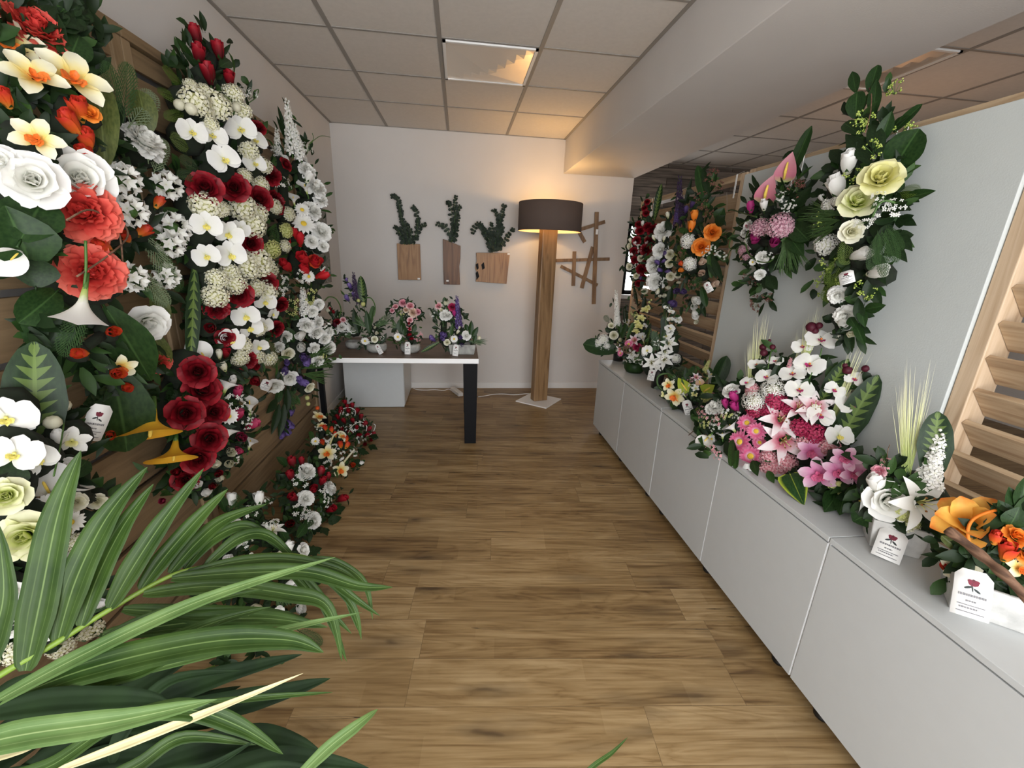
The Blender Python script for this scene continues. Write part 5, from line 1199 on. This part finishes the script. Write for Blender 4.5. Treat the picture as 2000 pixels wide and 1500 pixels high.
arrange('hanging_flower_spray', 'pink anthurium and lilac hydrangea spray hanging at the left edge of the white board', 'flower arrangement', GR,
        (1.60, 2.3, 1.7), (-1, 0, 0), .12, (1510, 440, 70, 160), (-.8, -.55, .15), '''
Np 1530 356 1548 296 42;Np 1492 398 1512 340 46;Kb 1556 370 38;Kb 1562 362 26;Bm 1466 404 24;Bm 1474 466 30;Bm 1512 474 28;Hl 1524 438 50;Hl 1486 442 38;Hl 1535 446 30;Hl 1452 490 26;Hl 1458 500 20;Jw 1528 384 20;Jw 1544 398 20;Pw 1460 438 22;Pw 1488 504 26;Pw 1484 538 22;Bw 1492 400 22;Pw 1452 454 18;Jw 1462 476 22;Jw 1500 500 20;Bp 1448 502 12;Kb 1464 542 28;Kb 1470 550 24;Kb 1474 588 28;Kb 1476 600 24;Kb 1500 578 26;Jw 1534 408 16;Dw 1470 512 14;Pk 1460 440 10
Vs 1536 360 1586 244 26;Vd 1560 400 1586 348 24;Vd 1550 410 1584 364 26;Vd 1560 430 1590 400 30;Vs 1550 440 1580 470 40;Vb 1540 460 1570 500 30;Vg 1530 460 1548 540 50;Vg 1540 460 1560 530 46;Vg 1535 470 1530 530 40;Vd 1500 540 1518 566 24;Vi 1490 540 1512 572 26;Vb 1480 560 1462 574 12;Vd 1540 500 1556 536 22;Vd 1480 370 1468 340 8;Vd 1476 380 1462 356 8;Vn 1490 520 1480 560 8;Vd 1510 400 1470 390 20
F 1520 400 36;F 1500 450 40;F 1545 450 40;F 1490 500 30;F 1530 490 36;F 1490 540 22;F 1560 420 30''', (1.6, 2.3, 1.35), RL, (.075, .022), 7, seed=42, basefn=hook(1.648, 2.10, 2.15, 2.10), loops=[(2.4, STEM, [1462, 430, 1445, 440, 1432, 455, 1424, 480, 1430, 486, 1446, 486]), (2.6, STEM, [1462, 450, 1456, 470, 1462, 495, 1480, 510, 1500, 512, 1510, 506]), (3, GRASSM, [1478, 424, 1450, 416, 1430, 410, 1422, 412])])
arrange('hanging_flower_spray', 'orange rose spray with burgundy berry sprigs hanging on the pine louvre', 'flower arrangement', GR,
        (1.58, 2.85, 1.7), (-.95, -.3, 0), .12, (1370, 470, 60, 150), (-.75, -.62, .15), '''
Ro 1392 453 38;Ro 1369 481 38;Bt 1356 421 22;Bt 1351 441 22;Hs 1341 471 30;Hs 1347 517 28;Jw 1389 488 18;Jw 1407 500 20;Jw 1378 496 14;Bp 1371 512 20;Bp 1369 535 20;Bp 1395 556 20;Kb 1389 345 30;Kb 1394 338 24;Kb 1403 362 30;Kb 1368 383 26;Kb 1376 400 22;Kb 1381 416 26;Kb 1357 561 26;Kb 1345 585 22;Kb 1336 492 24;Kb 1350 550 20;Kb 1340 596 18;Bw 1359 585 26;Bw 1355 598 20;Bw 1357 612 24;By 1361 627 14;Bo 1332 516 14;Bt 1332 527 14
Vs 1378 400 1362 322 20;Vd 1385 380 1372 325 14;Vb 1400 430 1414 405 26;Vd 1400 440 1416 420 24;Vf 1350 500 1330 510 30;Vf 1370 540 1356 560 24;Vd 1380 500 1400 545 14;Vd 1390 500 1412 552 14;Vn 1384 500 1390 545 9;Vd 1370 590 1378 620 12;Vs 1370 560 1380 600 14;Vm 1345 455 1325 448 12;Vm 1340 490 1322 480 16;Vf 1400 500 1425 510 16
F 1380 430 34;F 1370 480 36;F 1395 490 28;F 1360 530 28;F 1385 390 24;F 1400 460 26;F 1365 580 18;F 1345 480 24
T 1379 552 1388 570 13''', (1.58, 2.85, 1.35), RL, (.075, .022), 7, seed=43, basefn=hook(1.656, 2.63, 2.64, 2.10), loops=[(2, GRASSM, [1400, 500, 1416, 510, 1426, 490, 1432, 486]), (.9, STEEL, [1419.5, 376, 1420, 395, 1420, 411, 1422, 412])])
arrange('hanging_flower_spray', 'white peony and purple larkspur spray hanging on the pine louvre', 'flower arrangement', GR,
        (1.56, 3.42, 1.65), (-.85, -.5, 0), .11, (1300, 490, 48, 140), (-.68, -.7, .15), '''
Pw 1293 447 38;Pw 1288 487 32;Pw 1273 519 36;Pw 1281 551 38;Sd 1324 450 1328 342 26;Sd 1334 440 1330 380 22;Sv 1322 440 1322 400 18;Bv 1299 495 14;Bv 1285 513 14;Bv 1290 528 13;Bv 1303 530 12;Bv 1319 569 18;Bv 1333 570 17;Bv 1312 592 22;Bv 1295 510 10;Rc 1308 497 20;Rc 1307 515 18;Rc 1309 540 20;Rc 1324 537 15;By 1285 569 12;By 1304 562 12;By 1299 577 12;By 1290 578 10;By 1277 464 11;By 1297 466 11;By 1304 420 12;Jy 1320 505 18;By 1325 552 10;Bv 1340 410 16;Bv 1352 400 14
Vd 1338 400 1352 345 9;Vd 1310 450 1300 430 14;Vm 1270 500 1256 508 8;Vd 1300 570 1304 610 14;Vd 1312 560 1306 600 14;Vg 1300 580 1300 640 16
F 1300 460 26;F 1310 500 28;F 1285 530 26;F 1300 560 26;F 1325 430 20;F 1305 600 18;F 1302 640 14''', (1.56, 3.42, 1.25), RL, (.065, .02), 7, seed=44, basefn=hook(1.656, 3.3, 3.34, 2.10))
arrange('hanging_flower_spray', 'deep red spray with white buds hanging at the far end of the louvre', 'flower arrangement', GR,
        (1.52, 3.9, 1.65), (-.75, -.65, 0), .1, (1252, 480, 32, 110), (-.6, -.78, .12), '''
Rr 1277 449 30;Rr 1268 442 26;Rr 1261 487 26;Pr 1237 492 18;Pr 1253 527 22;Rr 1243 470 20;Pr 1239 508 16;Pr 1262 515 20;Rr 1250 450 20;Pr 1264 393 12;Pr 1258 405 12;Pr 1262 415 14;Pr 1248 436 16;Pr 1268 470 20;Pr 1255 545 16;Pr 1246 555 14;Kb 1240 575 16;Kb 1244 590 16;Kb 1250 600 12;Bu 1246 610 10;Bw 1272 419 12;Bw 1255 436 10;Bw 1241 449 11;Bw 1241 475 11;Bw 1263 475 10;Rc 1229 481 15;Rc 1251 505 15;Rc 1228 521 16;Rc 1243 540 15;Rc 1259 569 14;Jw 1247 485 14;Jw 1243 522 14;By 1231 470 10;Bw 1234 497 8;Vi 1250 560 1262 540 10;Bv 1252 543 12
Vc 1278 430 1292 358 15;Vd 1270 440 1262 400 10;Vd 1260 580 1256 612 10;Vd 1238 560 1246 600 8
F 1258 450 22;F 1250 490 22;F 1262 520 20;F 1245 530 18;F 1252 570 14;F 1264 420 14''', (1.52, 3.9, 1.2), RL, (.06, .02), 7, seed=45, basefn=hook(1.656, 3.78, 3.82, 2.10))

# ---- on the sideboards
GC = 'arrangements on the white sideboards'
def vase(x, y, r, h, mat):
    def f(root):
        m = MB(); m.lathe([(.001, 0), (r*.9, 0), (r, h), (r*.9, h), (r*.8, h*.75), (.001, h*.7)], 22, M=Matrix.Translation((x, y, .7))); m.build('pot', mat, root, smooth=True)
    return f
def ppos(x, y, z=.70): return tuple(at_z(x, y, z))
b = ppos(1207, 704)
arrange('sideboard_arrangement', 'white hydrangea and larkspur arrangement on a broad dark leaf at the far end', 'flower arrangement', GC,
        (b[0], b[1], .85), (-.4, -.9, .1), .06, (1195, 640, 45, 55), (-.3, -.85, .4), '''
Sw 1206 640 1203 566 18;Sw 1204 640 1206 600 18;Rc 1194 635 16;Rc 1199 655 20;Hs 1178 662 22;Hs 1168 668 18;Hs 1186 676 14;Hs 1166 676 12;Jw 1182 680 16;Cw 1228 640 1222 622 13;Jy 1209 672 12;Bw 1210 698 9;Hw 1212 664 9
Vs 1206 684 1138 672 34;Vn 1214 660 1226 628 10;Vn 1210 650 1230 640 9;Vd 1220 640 1218 596 4;Vd 1225 640 1222 590 4;Vf 1190 630 1180 616 14;Vb 1192 672 1198 664 8;Vm 1210 650 1212 628 9;Vd 1190 650 1182 640 8
F 1200 645 18;F 1205 665 16;F 1215 650 16;F 1190 668 12''', b, CL, (.05, .016), 8, seed=51, basefn=vase(b[0], b[1], .05, .1, BLKP))
b = ppos(1238, 726)
arrange('sideboard_arrangement', 'yellow orchid and pink lily arrangement with a wicker ball in a leafy green bowl', 'flower arrangement', GC,
        (b[0], b[1], .85), (-.45, -.85, .15), .06, (1243, 660, 36, 55), (-.4, -.8, .4), '''
Yy 1260 606 20;Yy 1252 622 20;Yy 1248 638 20;Yy 1242 648 17;Yy 1266 600 12;Yy 1244 630 14;Jy 1236 614 18;Zy 1268 590 5;Zy 1272 586 4;Cw 1258 672 1252 648 17;Cw 1252 640 1264 634 12;Lp 1238 664 26;Gp 1228 672 18;Lp 1210 682 18;Gp 1212 690 14;Pk 1244 679 18;Pk 1250 684 14;Wk 1226 682 20;Lw 1234 692 22;Lw 1240 700 26;Jw 1238 704 22;Jw 1230 702 16;Lw 1246 706 18
Vc 1262 680 1270 640 12;Vc 1268 680 1276 646 12;Vb 1236 720 1218 706 18;Vb 1240 722 1256 716 18;Vb 1234 716 1244 728 16;Vn 1225 660 1238 628 8;Vd 1260 660 1272 630 10;Vb 1228 712 1236 726 16;Vm 1270 680 1274 650 8
F 1245 655 16;F 1235 675 16;F 1255 680 18;F 1240 700 16;F 1258 650 12''', b, CL, (.05, .016), 8, seed=52, basefn=bowl(b[0], b[1], .085, .085, LEAFB, .70))
b = ppos(1282, 757)
arrange('sideboard_arrangement', 'white lily and poinsettia arrangement with orchids in a slim black pot', 'flower arrangement', GC,
        (b[0], b[1], .86), (-.5, -.82, .12), .07, (1290, 680, 45, 65), (-.45, -.78, .42), '''
Lw 1273 708 34;Lw 1297 702 38;Lw 1307 670 34;Lw 1299 688 30;Lw 1283 716 22;Ow 1324 625 17;Pw 1325 622 16;Ow 1309 624 15;Ow 1308 642 22;Pw 1308 646 16;Ow 1311 609 14;Ow 1300 600 10;Ow 1302 657 20;Jw 1306 604 10;Ow 1264 684 22;Hs 1258 690 14;Aw 1322 700 22;Jw 1280 664 12;Jw 1282 674 10;Jw 1254 706 14
Vf 1285 690 1276 645 20;Vf 1312 720 1340 724 24;Vf 1310 730 1330 745 24;Ve 1296 620 1292 670 12;Ve 1268 690 1250 700 18;Vi 1316 660 1332 656 14;Vb 1298 690 1296 640 14;Vg 1300 660 1298 610 10;Vf 1320 715 1345 745 18;Vb 1300 720 1318 735 12;Vf 1316 730 1346 735 18
F 1290 690 24;F 1305 680 18;F 1270 700 18;F 1305 650 12;F 1310 715 18;F 1290 720 16
T 1275 722 1270 743 13''', b, CL, (.05, .016), 8, seed=53, basefn=vase(b[0], b[1], .045, .15, BLKP))
b = ppos(1350, 800)
arrange('sideboard_arrangement', 'lime green anthurium arrangement with small orchids in a low black bowl', 'flower arrangement', GC,
        (b[0], b[1], .80), (-.55, -.75, .25), .07, (1350, 755, 55, 45), (-.5, -.7, .5), '''
Nl 1344 766 1324 738 26;Nl 1372 766 1396 752 26;Nc 1368 752 1364 736 17;Cw 1380 742 1396 724 22;Lp 1360 736 20;Yo 1306 752 28;Yo 1318 774 40;Yo 1326 780 22;Yy 1300 770 20;Sg 1374 730 1386 702 15;Jw 1352 752 14;Cw 1340 776 1326 758 15;Hg 1382 776 26;Hp 1390 772 16;Yw 1358 758 16;Yy 1356 770 14;Jw 1316 742 12;Zw 1298 750 9;Jp 1348 742 12
Vs 1394 760 1420 694 30;Vb 1350 780 1358 740 14;Vn 1360 780 1380 790 8;Vb 1370 790 1376 810 24;Vd 1310 780 1286 772 8;Vf 1330 735 1350 722 18;Vf 1345 735 1356 716 16;Vd 1330 790 1312 800 14;Vb 1360 800 1352 820 20;Vm 1340 755 1332 735 10;Vd 1340 745 1340 716 10
F 1340 770 26;F 1370 780 24;F 1320 785 20;F 1360 750 20;F 1345 790 20;F 1380 760 18
T 1339 782 1349 814 17''', b, CL, (.055, .018), 8, seed=54, basefn=bowl(b[0], b[1], .10, .06, BLKP, .70), loops=[(4, GRASSM, [1296, 764, 1285, 752, 1284, 738, 1292, 731, 1305, 730, 1316, 736])])
b = (1.46, 1.83, .70)
arrange('sideboard_arrangement', 'big pink lily, gerbera and white orchid arrangement with barley tufts and tall leaves', 'flower arrangement', GC,
        (1.43, 1.85, .93), (-.9, -.42, .12), .11, (1510, 830, 150, 150), (-.68, -.55, .45), '''
Om 1478 713 33 ;Om 1515 706 30;Om 1498 737 42;Om 1460 748 30;Om 1567 677 38;Om 1603 665 58;Om 1581 713 56;Om 1548 731 48;Om 1561 762 52;Om 1670 741 38;Om 1630 762 38;Om 1663 789 60;Om 1602 812 50;Ow 1638 852 52;Zb 1490 678 13;Zb 1492 689 14;Zb 1509 678 11;Zb 1503 665 6;Zb 1585 639 20;Zb 1600 636 13;Zb 1592 646 13;Zb 1655 723 18;Zb 1690 720 14;Zb 1651 714 12
Aw 1509 758 52;Aw 1474 780 50;Rw 1427 761 40;Pw 1396 790 36;Pw 1386 796 26;Bm 1434 776 26;Bm 1417 788 20;Bm 1435 794 24;Hc 1518 780 40;Hc 1476 797 36;Hc 1504 800 32;Hc 1568 833 40;Hc 1595 846 42;Hc 1540 800 24;Lp 1527 818 74;Lp 1562 794 62;Lp 1593 794 66;Lp 1532 862 84;Gp 1445 863 48;Gp 1466 891 48;Gp 1459 826 38;Gp 1477 842 38;Gp 1484 864 30
Cw 1438 845 1420 822 34;Cw 1412 858 1412 840 26;Cw 1388 850 1370 870 32;Hp 1501 896 36;Hp 1541 904 40;Hp 1526 919 36;Hp 1498 919 32;Hp 1576 868 36;Hp 1621 871 38;Hp 1466 759 28;Sp 1538 735 1545 698 18;Yp 1585 882 58;Hp 1512 908 30
Jp 1386 882 28;Jp 1378 810 24;Jp 1368 800 20;Jw 1398 830 26;Dw 1390 858 20;Jp 1404 820 28;Jw 1414 800 24;Jy 1420 808 24;Jp 1400 890 20;Jw 1440 812 18;Jy 1376 824 24;Bp 1400 818 10
Vt 1470 770 1484 610 62;Vt 1475 770 1502 596 50;Vt 1462 780 1464 658 30;Vt 1570 720 1598 590 52;Vt 1565 730 1578 618 40;Vt 1552 740 1556 640 26;Vt 1612 850 1706 636 64;Vt 1622 840 1672 664 50
Vc 1600 790 1658 700 32;Vc 1622 890 1716 730 52;Vd 1500 780 1528 690 18;Vb 1560 770 1584 735 18;Vy 1543 926 1570 986 52;Vb 1470 900 1480 930 18;Vn 1430 860 1428 912 14;Vn 1440 880 1436 916 12;Vd 1420 860 1440 900 30;Vd 1370 870 1340 876 14;Vb 1356 860 1348 878 14;Vm 1500 920 1512 944 16;Vo 1370 800 1358 806 14;Vd 1560 920 1586 936 24;Vm 1610 880 1630 900 16
F 1480 840 50;F 1530 840 50;F 1440 830 40;F 1570 850 44;F 1500 890 44;F 1410 840 36;F 1550 890 36;F 1450 880 34;F 1510 780 34;F 1590 820 30;F 1400 870 26;F 1380 840 26;F 1540 920 24
T 1461 906 1457 955 17''', b, CL, (.08, .026), 6, seed=55, basefn=vase(b[0]+.03, b[1], .12, .13, BLKP), loops=[(2.5, STEM, [1500, 720, 1504, 695, 1508, 680]), (2.5, STEM, [1580, 740, 1600, 700, 1605, 680]), (1.6, DRIFT, [1380, 850, 1360, 840, 1345, 850])])
b = ppos(1650, 985)
arrange('sideboard_arrangement', 'pink cymbidium orchid arrangement with green buds beside the big pink lilies', 'flower arrangement', GC,
        (b[0], b[1], .83), (-.85, -.45, .2), .08, (1645, 920, 70, 55), (-.62, -.6, .5), '''
Yp 1599 927 70;Yp 1638 922 60;Yp 1652 897 54;Yp 1668 926 56;Yp 1690 928 40;Zy 1624 948 15;Zy 1639 945 12;Zy 1642 968 14;Jp 1690 940 20;Jp 1716 915 22;Cw 1742 980 1672 972 38
Vb 1640 960 1610 1000 40;Vb 1650 960 1640 1006 36;Vd 1620 950 1592 970 30;Vd 1690 950 1720 970 26;Vd 1660 960 1680 1000 34;Vd 1600 940 1580 956 20
F 1630 940 34;F 1660 950 34;F 1680 960 30;F 1620 970 26;F 1650 980 26'''.replace(';Cw 1742 980 1672 972 38', ''), b, CL, (.075, .026), 7, seed=56, basefn=bowl(b[0]+.06, b[1], .09, .07, BLKP, .70))
b = ppos(1745, 1070)
arrange('sideboard_arrangement', 'white rose and lily arrangement with barley tuft in a pale concrete pot', 'flower arrangement', GC,
        (b[0], b[1]+.02, .87), (-.8, -.6, .1), .08, (1760, 960, 80, 75), (-.6, -.62, .45), '''
Rw 1737 980 88;Bw 1711 944 46;Lw 1806 984 112;Cw 1712 984 1664 976 42;Sw 1808 952 1842 838 58;Sw 1818 960 1826 880 50;Hw 1774 1024 40;Hg 1778 1022 34;Hg 1760 1006 28;Hg 1790 1028 26;Dw 1830 1036 22;Dw 1692 950 20;Pp 1716 918 26;Jp 1730 905 22;Jw 1848 1044 18;Dw 1850 1040 12
Vt 1768 940 1782 690 66;Vt 1766 945 1758 740 50;Vt 1772 945 1818 690 40;Vc 1818 940 1832 802 54;Vb 1720 990 1664 1020 56;Vb 1728 1008 1724 1040 40;Vb 1760 1024 1774 1060 40;Vm 1730 930 1724 890 16;Vm 1738 925 1748 890 14;Vb 1700 970 1690 940 26;Vd 1820 1010 1850 1020 30;Vb 1790 1020 1800 1046 24
F 1740 970 50;F 1780 980 50;F 1800 1000 36;F 1720 1000 34;F 1760 1020 34;F 1750 930 30
T 1748 1036 1728 1092 44''', b, CL, (.07, .028), 6, seed=57, basefn=trough(b[0]+.005, b[1]+.02, .155, .125, .105, CONC, .70, math.radians(-35), .84), loops=[(1.2, DRIFT, [1732, 900, 1734, 880, 1738, 868]), (1.2, DRIFT, [1728, 905, 1722, 885, 1710, 876])])
b = ppos(1945, 1205)
def orange_base(root):
    trough(b[0]+.01, b[1]+.02, .22, .14, .10, CONC, .70, math.radians(-42), .86)(root)
    P3 = [at_d(x, y, d) for x, y, d in ((1850, 1034, .90), (1890, 1064, .87), (1930, 1096, .84), (1965, 1126, .81), (2015, 1176, .78))]
    m = MB(); m.tube(smooth(P3, 4), [.0095+.0015*math.sin(i*1.3) for i in range(17)], 9); m.build('driftwood', DRIFT, root, smooth=True)
arrange('sideboard_arrangement', 'orange magnolia and rosebud arrangement with driftwood in a pale concrete trough', 'flower arrangement', GC,
        (b[0], b[1]+.02, .84), (-.75, -.62, .2), .07, (1945, 1070, 85, 80), (-.55, -.6, .55), '''
Mo 1892 1014 96;Ro 1988 1046 48;Bo 1965 1076 46;Yo 1878 1112 62;Yo 1992 1110 56;Bo 1860 1112 34;Jy 1846 1080 20;Zy 1842 1076 8;Pw 2002 1210 34;Bo 1945 1050 30;Ro 2010 1085 44
Vb 1985 1010 1972 950 34;Vb 1990 1000 2004 930 34;Vb 1975 1020 1950 976 30;Vb 1990 1010 2010 975 30;Vo 1880 1080 1838 1046 18;Vb 1890 1090 1880 1062 20;Vd 1930 1130 1980 1160 40;Vd 1900 1080 1940 1110 34;Vb 1970 1030 1992 990 40;Vd 1950 1010 1940 985 24;Vb 1980 1150 2010 1175 40;Vd 1860 1060 1846 1048 16
F 1920 1070 50;F 1960 1100 50;F 1980 1040 44;F 1890 1110 34;F 1950 1140 40;F 1990 1150 34
T 1902 1114 1892 1206 54''', b, CL, (.07, .028), 7, seed=58, basefn=orange_base, loops=[(6, P_O, [2010, 998, 1970, 994, 1930, 1000, 1900, 1015, 1890, 1040, 1898, 1078])])
# ------------------------------------------------------------------ palm in the foreground
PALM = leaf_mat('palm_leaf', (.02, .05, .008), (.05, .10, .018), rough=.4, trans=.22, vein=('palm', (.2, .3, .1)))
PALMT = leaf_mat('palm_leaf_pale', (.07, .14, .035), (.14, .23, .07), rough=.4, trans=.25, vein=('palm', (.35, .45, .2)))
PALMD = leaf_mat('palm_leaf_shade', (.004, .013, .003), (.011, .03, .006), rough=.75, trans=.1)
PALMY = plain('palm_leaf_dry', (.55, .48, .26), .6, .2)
RACH = plain('palm_stalk', (.16, .26, .03), .45, .2)
def blade(mb, pts, w, mi=0, up=Vector((.25, -.55, .8))):
    """pts: (px, py, depth); w: widest width in px at the middle"""
    P = smooth([at_d(x, y, d) for x, y, d in pts], 7); n = len(P)-1; vs = []; ts = []; nv = 10
    wm = w*sum(p[2] for p in pts)/len(pts)/FPX
    for i, p in enumerate(P):
        u = i/n; t = (P[min(i+1, n)]-P[max(i-1, 0)]).normalized(); s = t.cross(up).normalized(); nn = s.cross(t)
        ww = wm/2*float(np.interp(u, [0, .06, .3, .6, .85, 1], [.3, .6, 1, .9, .45, .02]))
        for j in range(nv+1):
            v = -1+2*j/nv; k = .22*ww*abs(v)+.05*ww*math.cos(v*9)
            vs.append(p+s*ww*v+nn*k); ts.append(abs(v))
    m = nv+1
    mb.add(vs, [(i*m+j, (i+1)*m+j, (i+1)*m+j+1, i*m+j+1) for i in range(n) for j in range(nv)], mi, ts)
pr = empty('palm_plant', (-.62, .34, 0), 'large green palm plant in the left foreground', 'plant')
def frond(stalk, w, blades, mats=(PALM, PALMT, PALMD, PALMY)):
    m = MB(); P = smooth([at_d(*p) for p in stalk], 6); m.tube(P, [w*(1-.75*i/len(P))/2 for i in range(len(P))], 7)
    o = m.build('frond', [RACH], pr, smooth=True)
    for b in blades:
        q = MB(); blade(q, b[0], b[1], b[2] if len(b) > 2 else 0)
        c = bpy.data.objects.new('leaflet', q.mesh('leaflet', mats)); COL.objects.link(c); c.parent = o
        c.matrix_basis = Matrix.Identity(4)
D = .8
frond([(-160, 1420, .72), (0, 1318, .76), (110, 1255, .79), (208, 1194, .82), (330, 1126, .87), (400, 1106, .9), (500, 1084, .95), (590, 1085, 1.0), (650, 1110, 1.04)], .014, [
    ([(50, 1310, .77), (78, 1180, .78), (115, 1000, .8), (158, 880, .82)], 62),
    ([(-40, 1335, .75), (-10, 1240, .76), (8, 1150, .77), (-5, 1020, .78)], 52),
    ([(112, 1255, .79), (150, 1130, .8), (210, 1010, .82), (288, 912, .85)], 56),
    ([(158, 1222, .8), (190, 1130, .82), (240, 1030, .84), (300, 945, .86)], 44),
    ([(214, 1188, .82), (262, 1105, .84), (325, 1010, .87), (398, 915, .9)], 42),
    ([(275, 1152, .85), (320, 1090, .88), (390, 1010, .92), (445, 955, .95)], 36),
    ([(332, 1120, .88), (385, 1060, .92), (440, 1015, .96), (520, 985, 1.0)], 32),
    ([(360, 1112, .9), (420, 1050, .94), (490, 1030, .98), (570, 1090, 1.02)], 26),
    ([(400, 1106, .91), (470, 1050, .95), (530, 1050, .99), (600, 1120, 1.03)], 24),
    ([(340, 1126, .87), (460, 1098, .92), (560, 1092, .97), (655, 1110, 1.0), (700, 1135, 1.02)], 22),
    ([(335, 1130, .86), (460, 1120, .9), (600, 1118, .95), (700, 1145, .99), (767, 1147, 1.0)], 32),
    ([(280, 1160, .84), (420, 1145, .88), (560, 1160, .92), (640, 1185, .95), (668, 1292, .97)], 34),
    ([(560, 1085, .98), (620, 1110, 1.0), (680, 1160, 1.02), (742, 1203, 1.04)], 20),
    ([(590, 1090, 1.0), (640, 1130, 1.02), (690, 1185, 1.03), (706, 1250, 1.04)], 16),
    ([(600, 1090, 1.0), (660, 1100, 1.02), (712, 1140, 1.04), (728, 1210, 1.05)], 16),
    ([(540, 1088, .97), (600, 1150, .99), (640, 1190, 1.0), (687, 1238, 1.02)], 18),
    ([(560, 1090, .98), (620, 1160, 1.0), (650, 1220, 1.0), (677, 1292, 1.02)], 18),
    ([(620, 1098, 1.02), (670, 1150, 1.03), (690, 1200, 1.04), (702, 1235, 1.04)], 14),
])
frond([(-220, 1500, .6), (-60, 1405, .64), (60, 1330, .68), (180, 1270, .72), (260, 1210, .76)], .013, [
    ([(-60, 1400, .62), (150, 1285, .66), (400, 1170, .72), (655, 1088, .78)], 30, 1),
    ([(-40, 1392, .64), (160, 1310, .67), (400, 1255, .71), (560, 1250, .74), (632, 1274, .76)], 56),
    ([(240, 1190, .78), (400, 1200, .8), (540, 1205, .84), (620, 1222, .87)], 34),
    ([(200, 1240, .76), (380, 1215, .79), (520, 1208, .83), (640, 1225, .86)], 40),
    ([(60, 1330, .68), (240, 1285, .72), (420, 1215, .76), (530, 1185, .8)], 26),
    ([(140, 1290, .7), (260, 1220, .74), (380, 1180, .78), (520, 1150, .84)], 22),
    ([(250, 1320, .7), (440, 1268, .75), (560, 1228, .79), (707, 1196, .83)], 18, 1),
    ([(60, 1340, .66), (180, 1330, .68), (300, 1300, .7), (430, 1215, .74)], 30),
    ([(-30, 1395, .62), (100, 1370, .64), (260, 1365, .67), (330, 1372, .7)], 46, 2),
])
frond([(-200, 1600, .52), (-80, 1530, .54), (0, 1470, .56)], .012, [
    ([(-120, 1475, .5), (40, 1436, .52), (230, 1408, .55), (424, 1366, .58)], 52, 1),
    ([(230, 1405, .56), (360, 1385, .59), (470, 1420, .62), (553, 1473, .65)], 36),
    ([(110, 1505, .52), (260, 1448, .56), (420, 1385, .6), (592, 1315, .64)], 17, 3),
    ([(-60, 1470, .5), (-10, 1475, .52), (60, 1455, .54), (75, 1445, .56)], 22, 3),
    ([(330, 1380, .62), (450, 1368, .66), (560, 1358, .7), (650, 1352, .74)], 12, 0),
    ([(560, 1540, .6), (640, 1462, .64), (700, 1415, .67), (738, 1385, .7)], 24, 1),
    ([(1120, 1530, .62), (1160, 1495, .64), (1195, 1470, .66), (1226, 1440, .68)], 9, 0),
])
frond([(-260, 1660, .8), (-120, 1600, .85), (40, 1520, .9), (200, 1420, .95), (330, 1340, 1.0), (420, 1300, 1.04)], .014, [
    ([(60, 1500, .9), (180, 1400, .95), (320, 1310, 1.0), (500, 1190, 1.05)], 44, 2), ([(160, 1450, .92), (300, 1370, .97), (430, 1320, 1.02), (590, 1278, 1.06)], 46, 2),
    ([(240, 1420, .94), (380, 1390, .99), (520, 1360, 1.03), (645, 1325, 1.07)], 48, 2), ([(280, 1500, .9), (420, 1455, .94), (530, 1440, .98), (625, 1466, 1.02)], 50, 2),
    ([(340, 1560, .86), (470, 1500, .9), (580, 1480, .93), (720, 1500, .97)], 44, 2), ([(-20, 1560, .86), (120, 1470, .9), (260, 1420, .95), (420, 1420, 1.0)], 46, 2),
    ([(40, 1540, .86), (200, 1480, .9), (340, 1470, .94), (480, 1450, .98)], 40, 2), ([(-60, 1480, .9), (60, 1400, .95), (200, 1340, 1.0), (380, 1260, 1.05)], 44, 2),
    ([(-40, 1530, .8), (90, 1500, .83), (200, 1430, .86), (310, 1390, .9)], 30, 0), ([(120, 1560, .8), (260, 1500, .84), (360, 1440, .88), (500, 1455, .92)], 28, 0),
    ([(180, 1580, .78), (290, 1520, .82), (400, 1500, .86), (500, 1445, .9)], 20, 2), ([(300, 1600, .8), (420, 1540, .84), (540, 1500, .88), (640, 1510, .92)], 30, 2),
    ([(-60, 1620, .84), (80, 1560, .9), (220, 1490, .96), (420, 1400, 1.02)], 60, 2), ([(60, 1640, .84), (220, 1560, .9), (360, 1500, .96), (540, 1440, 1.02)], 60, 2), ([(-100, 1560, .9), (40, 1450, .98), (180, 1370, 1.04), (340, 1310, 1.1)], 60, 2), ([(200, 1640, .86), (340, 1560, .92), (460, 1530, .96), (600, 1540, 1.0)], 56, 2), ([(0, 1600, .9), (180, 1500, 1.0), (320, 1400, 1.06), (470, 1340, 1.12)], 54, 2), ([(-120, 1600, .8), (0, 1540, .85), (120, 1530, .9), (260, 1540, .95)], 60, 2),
    ([(220, 1490, .86), (240, 1430, .88), (330, 1330, .92), (470, 1310, .97)], 26, 2), ([(-80, 1440, .9), (20, 1350, .93), (100, 1330, .96), (240, 1300, 1.0)], 40, 2),
])
m = MB(); m.lathe([(.001, 0), (.15, 0), (.19, .34), (.2, .36), (.185, .36), (.17, .33), (.001, .32)], 28, M=Matrix.Translation((-.62, .34, 0))); m.build('pot', BLKP, pr, smooth=True)
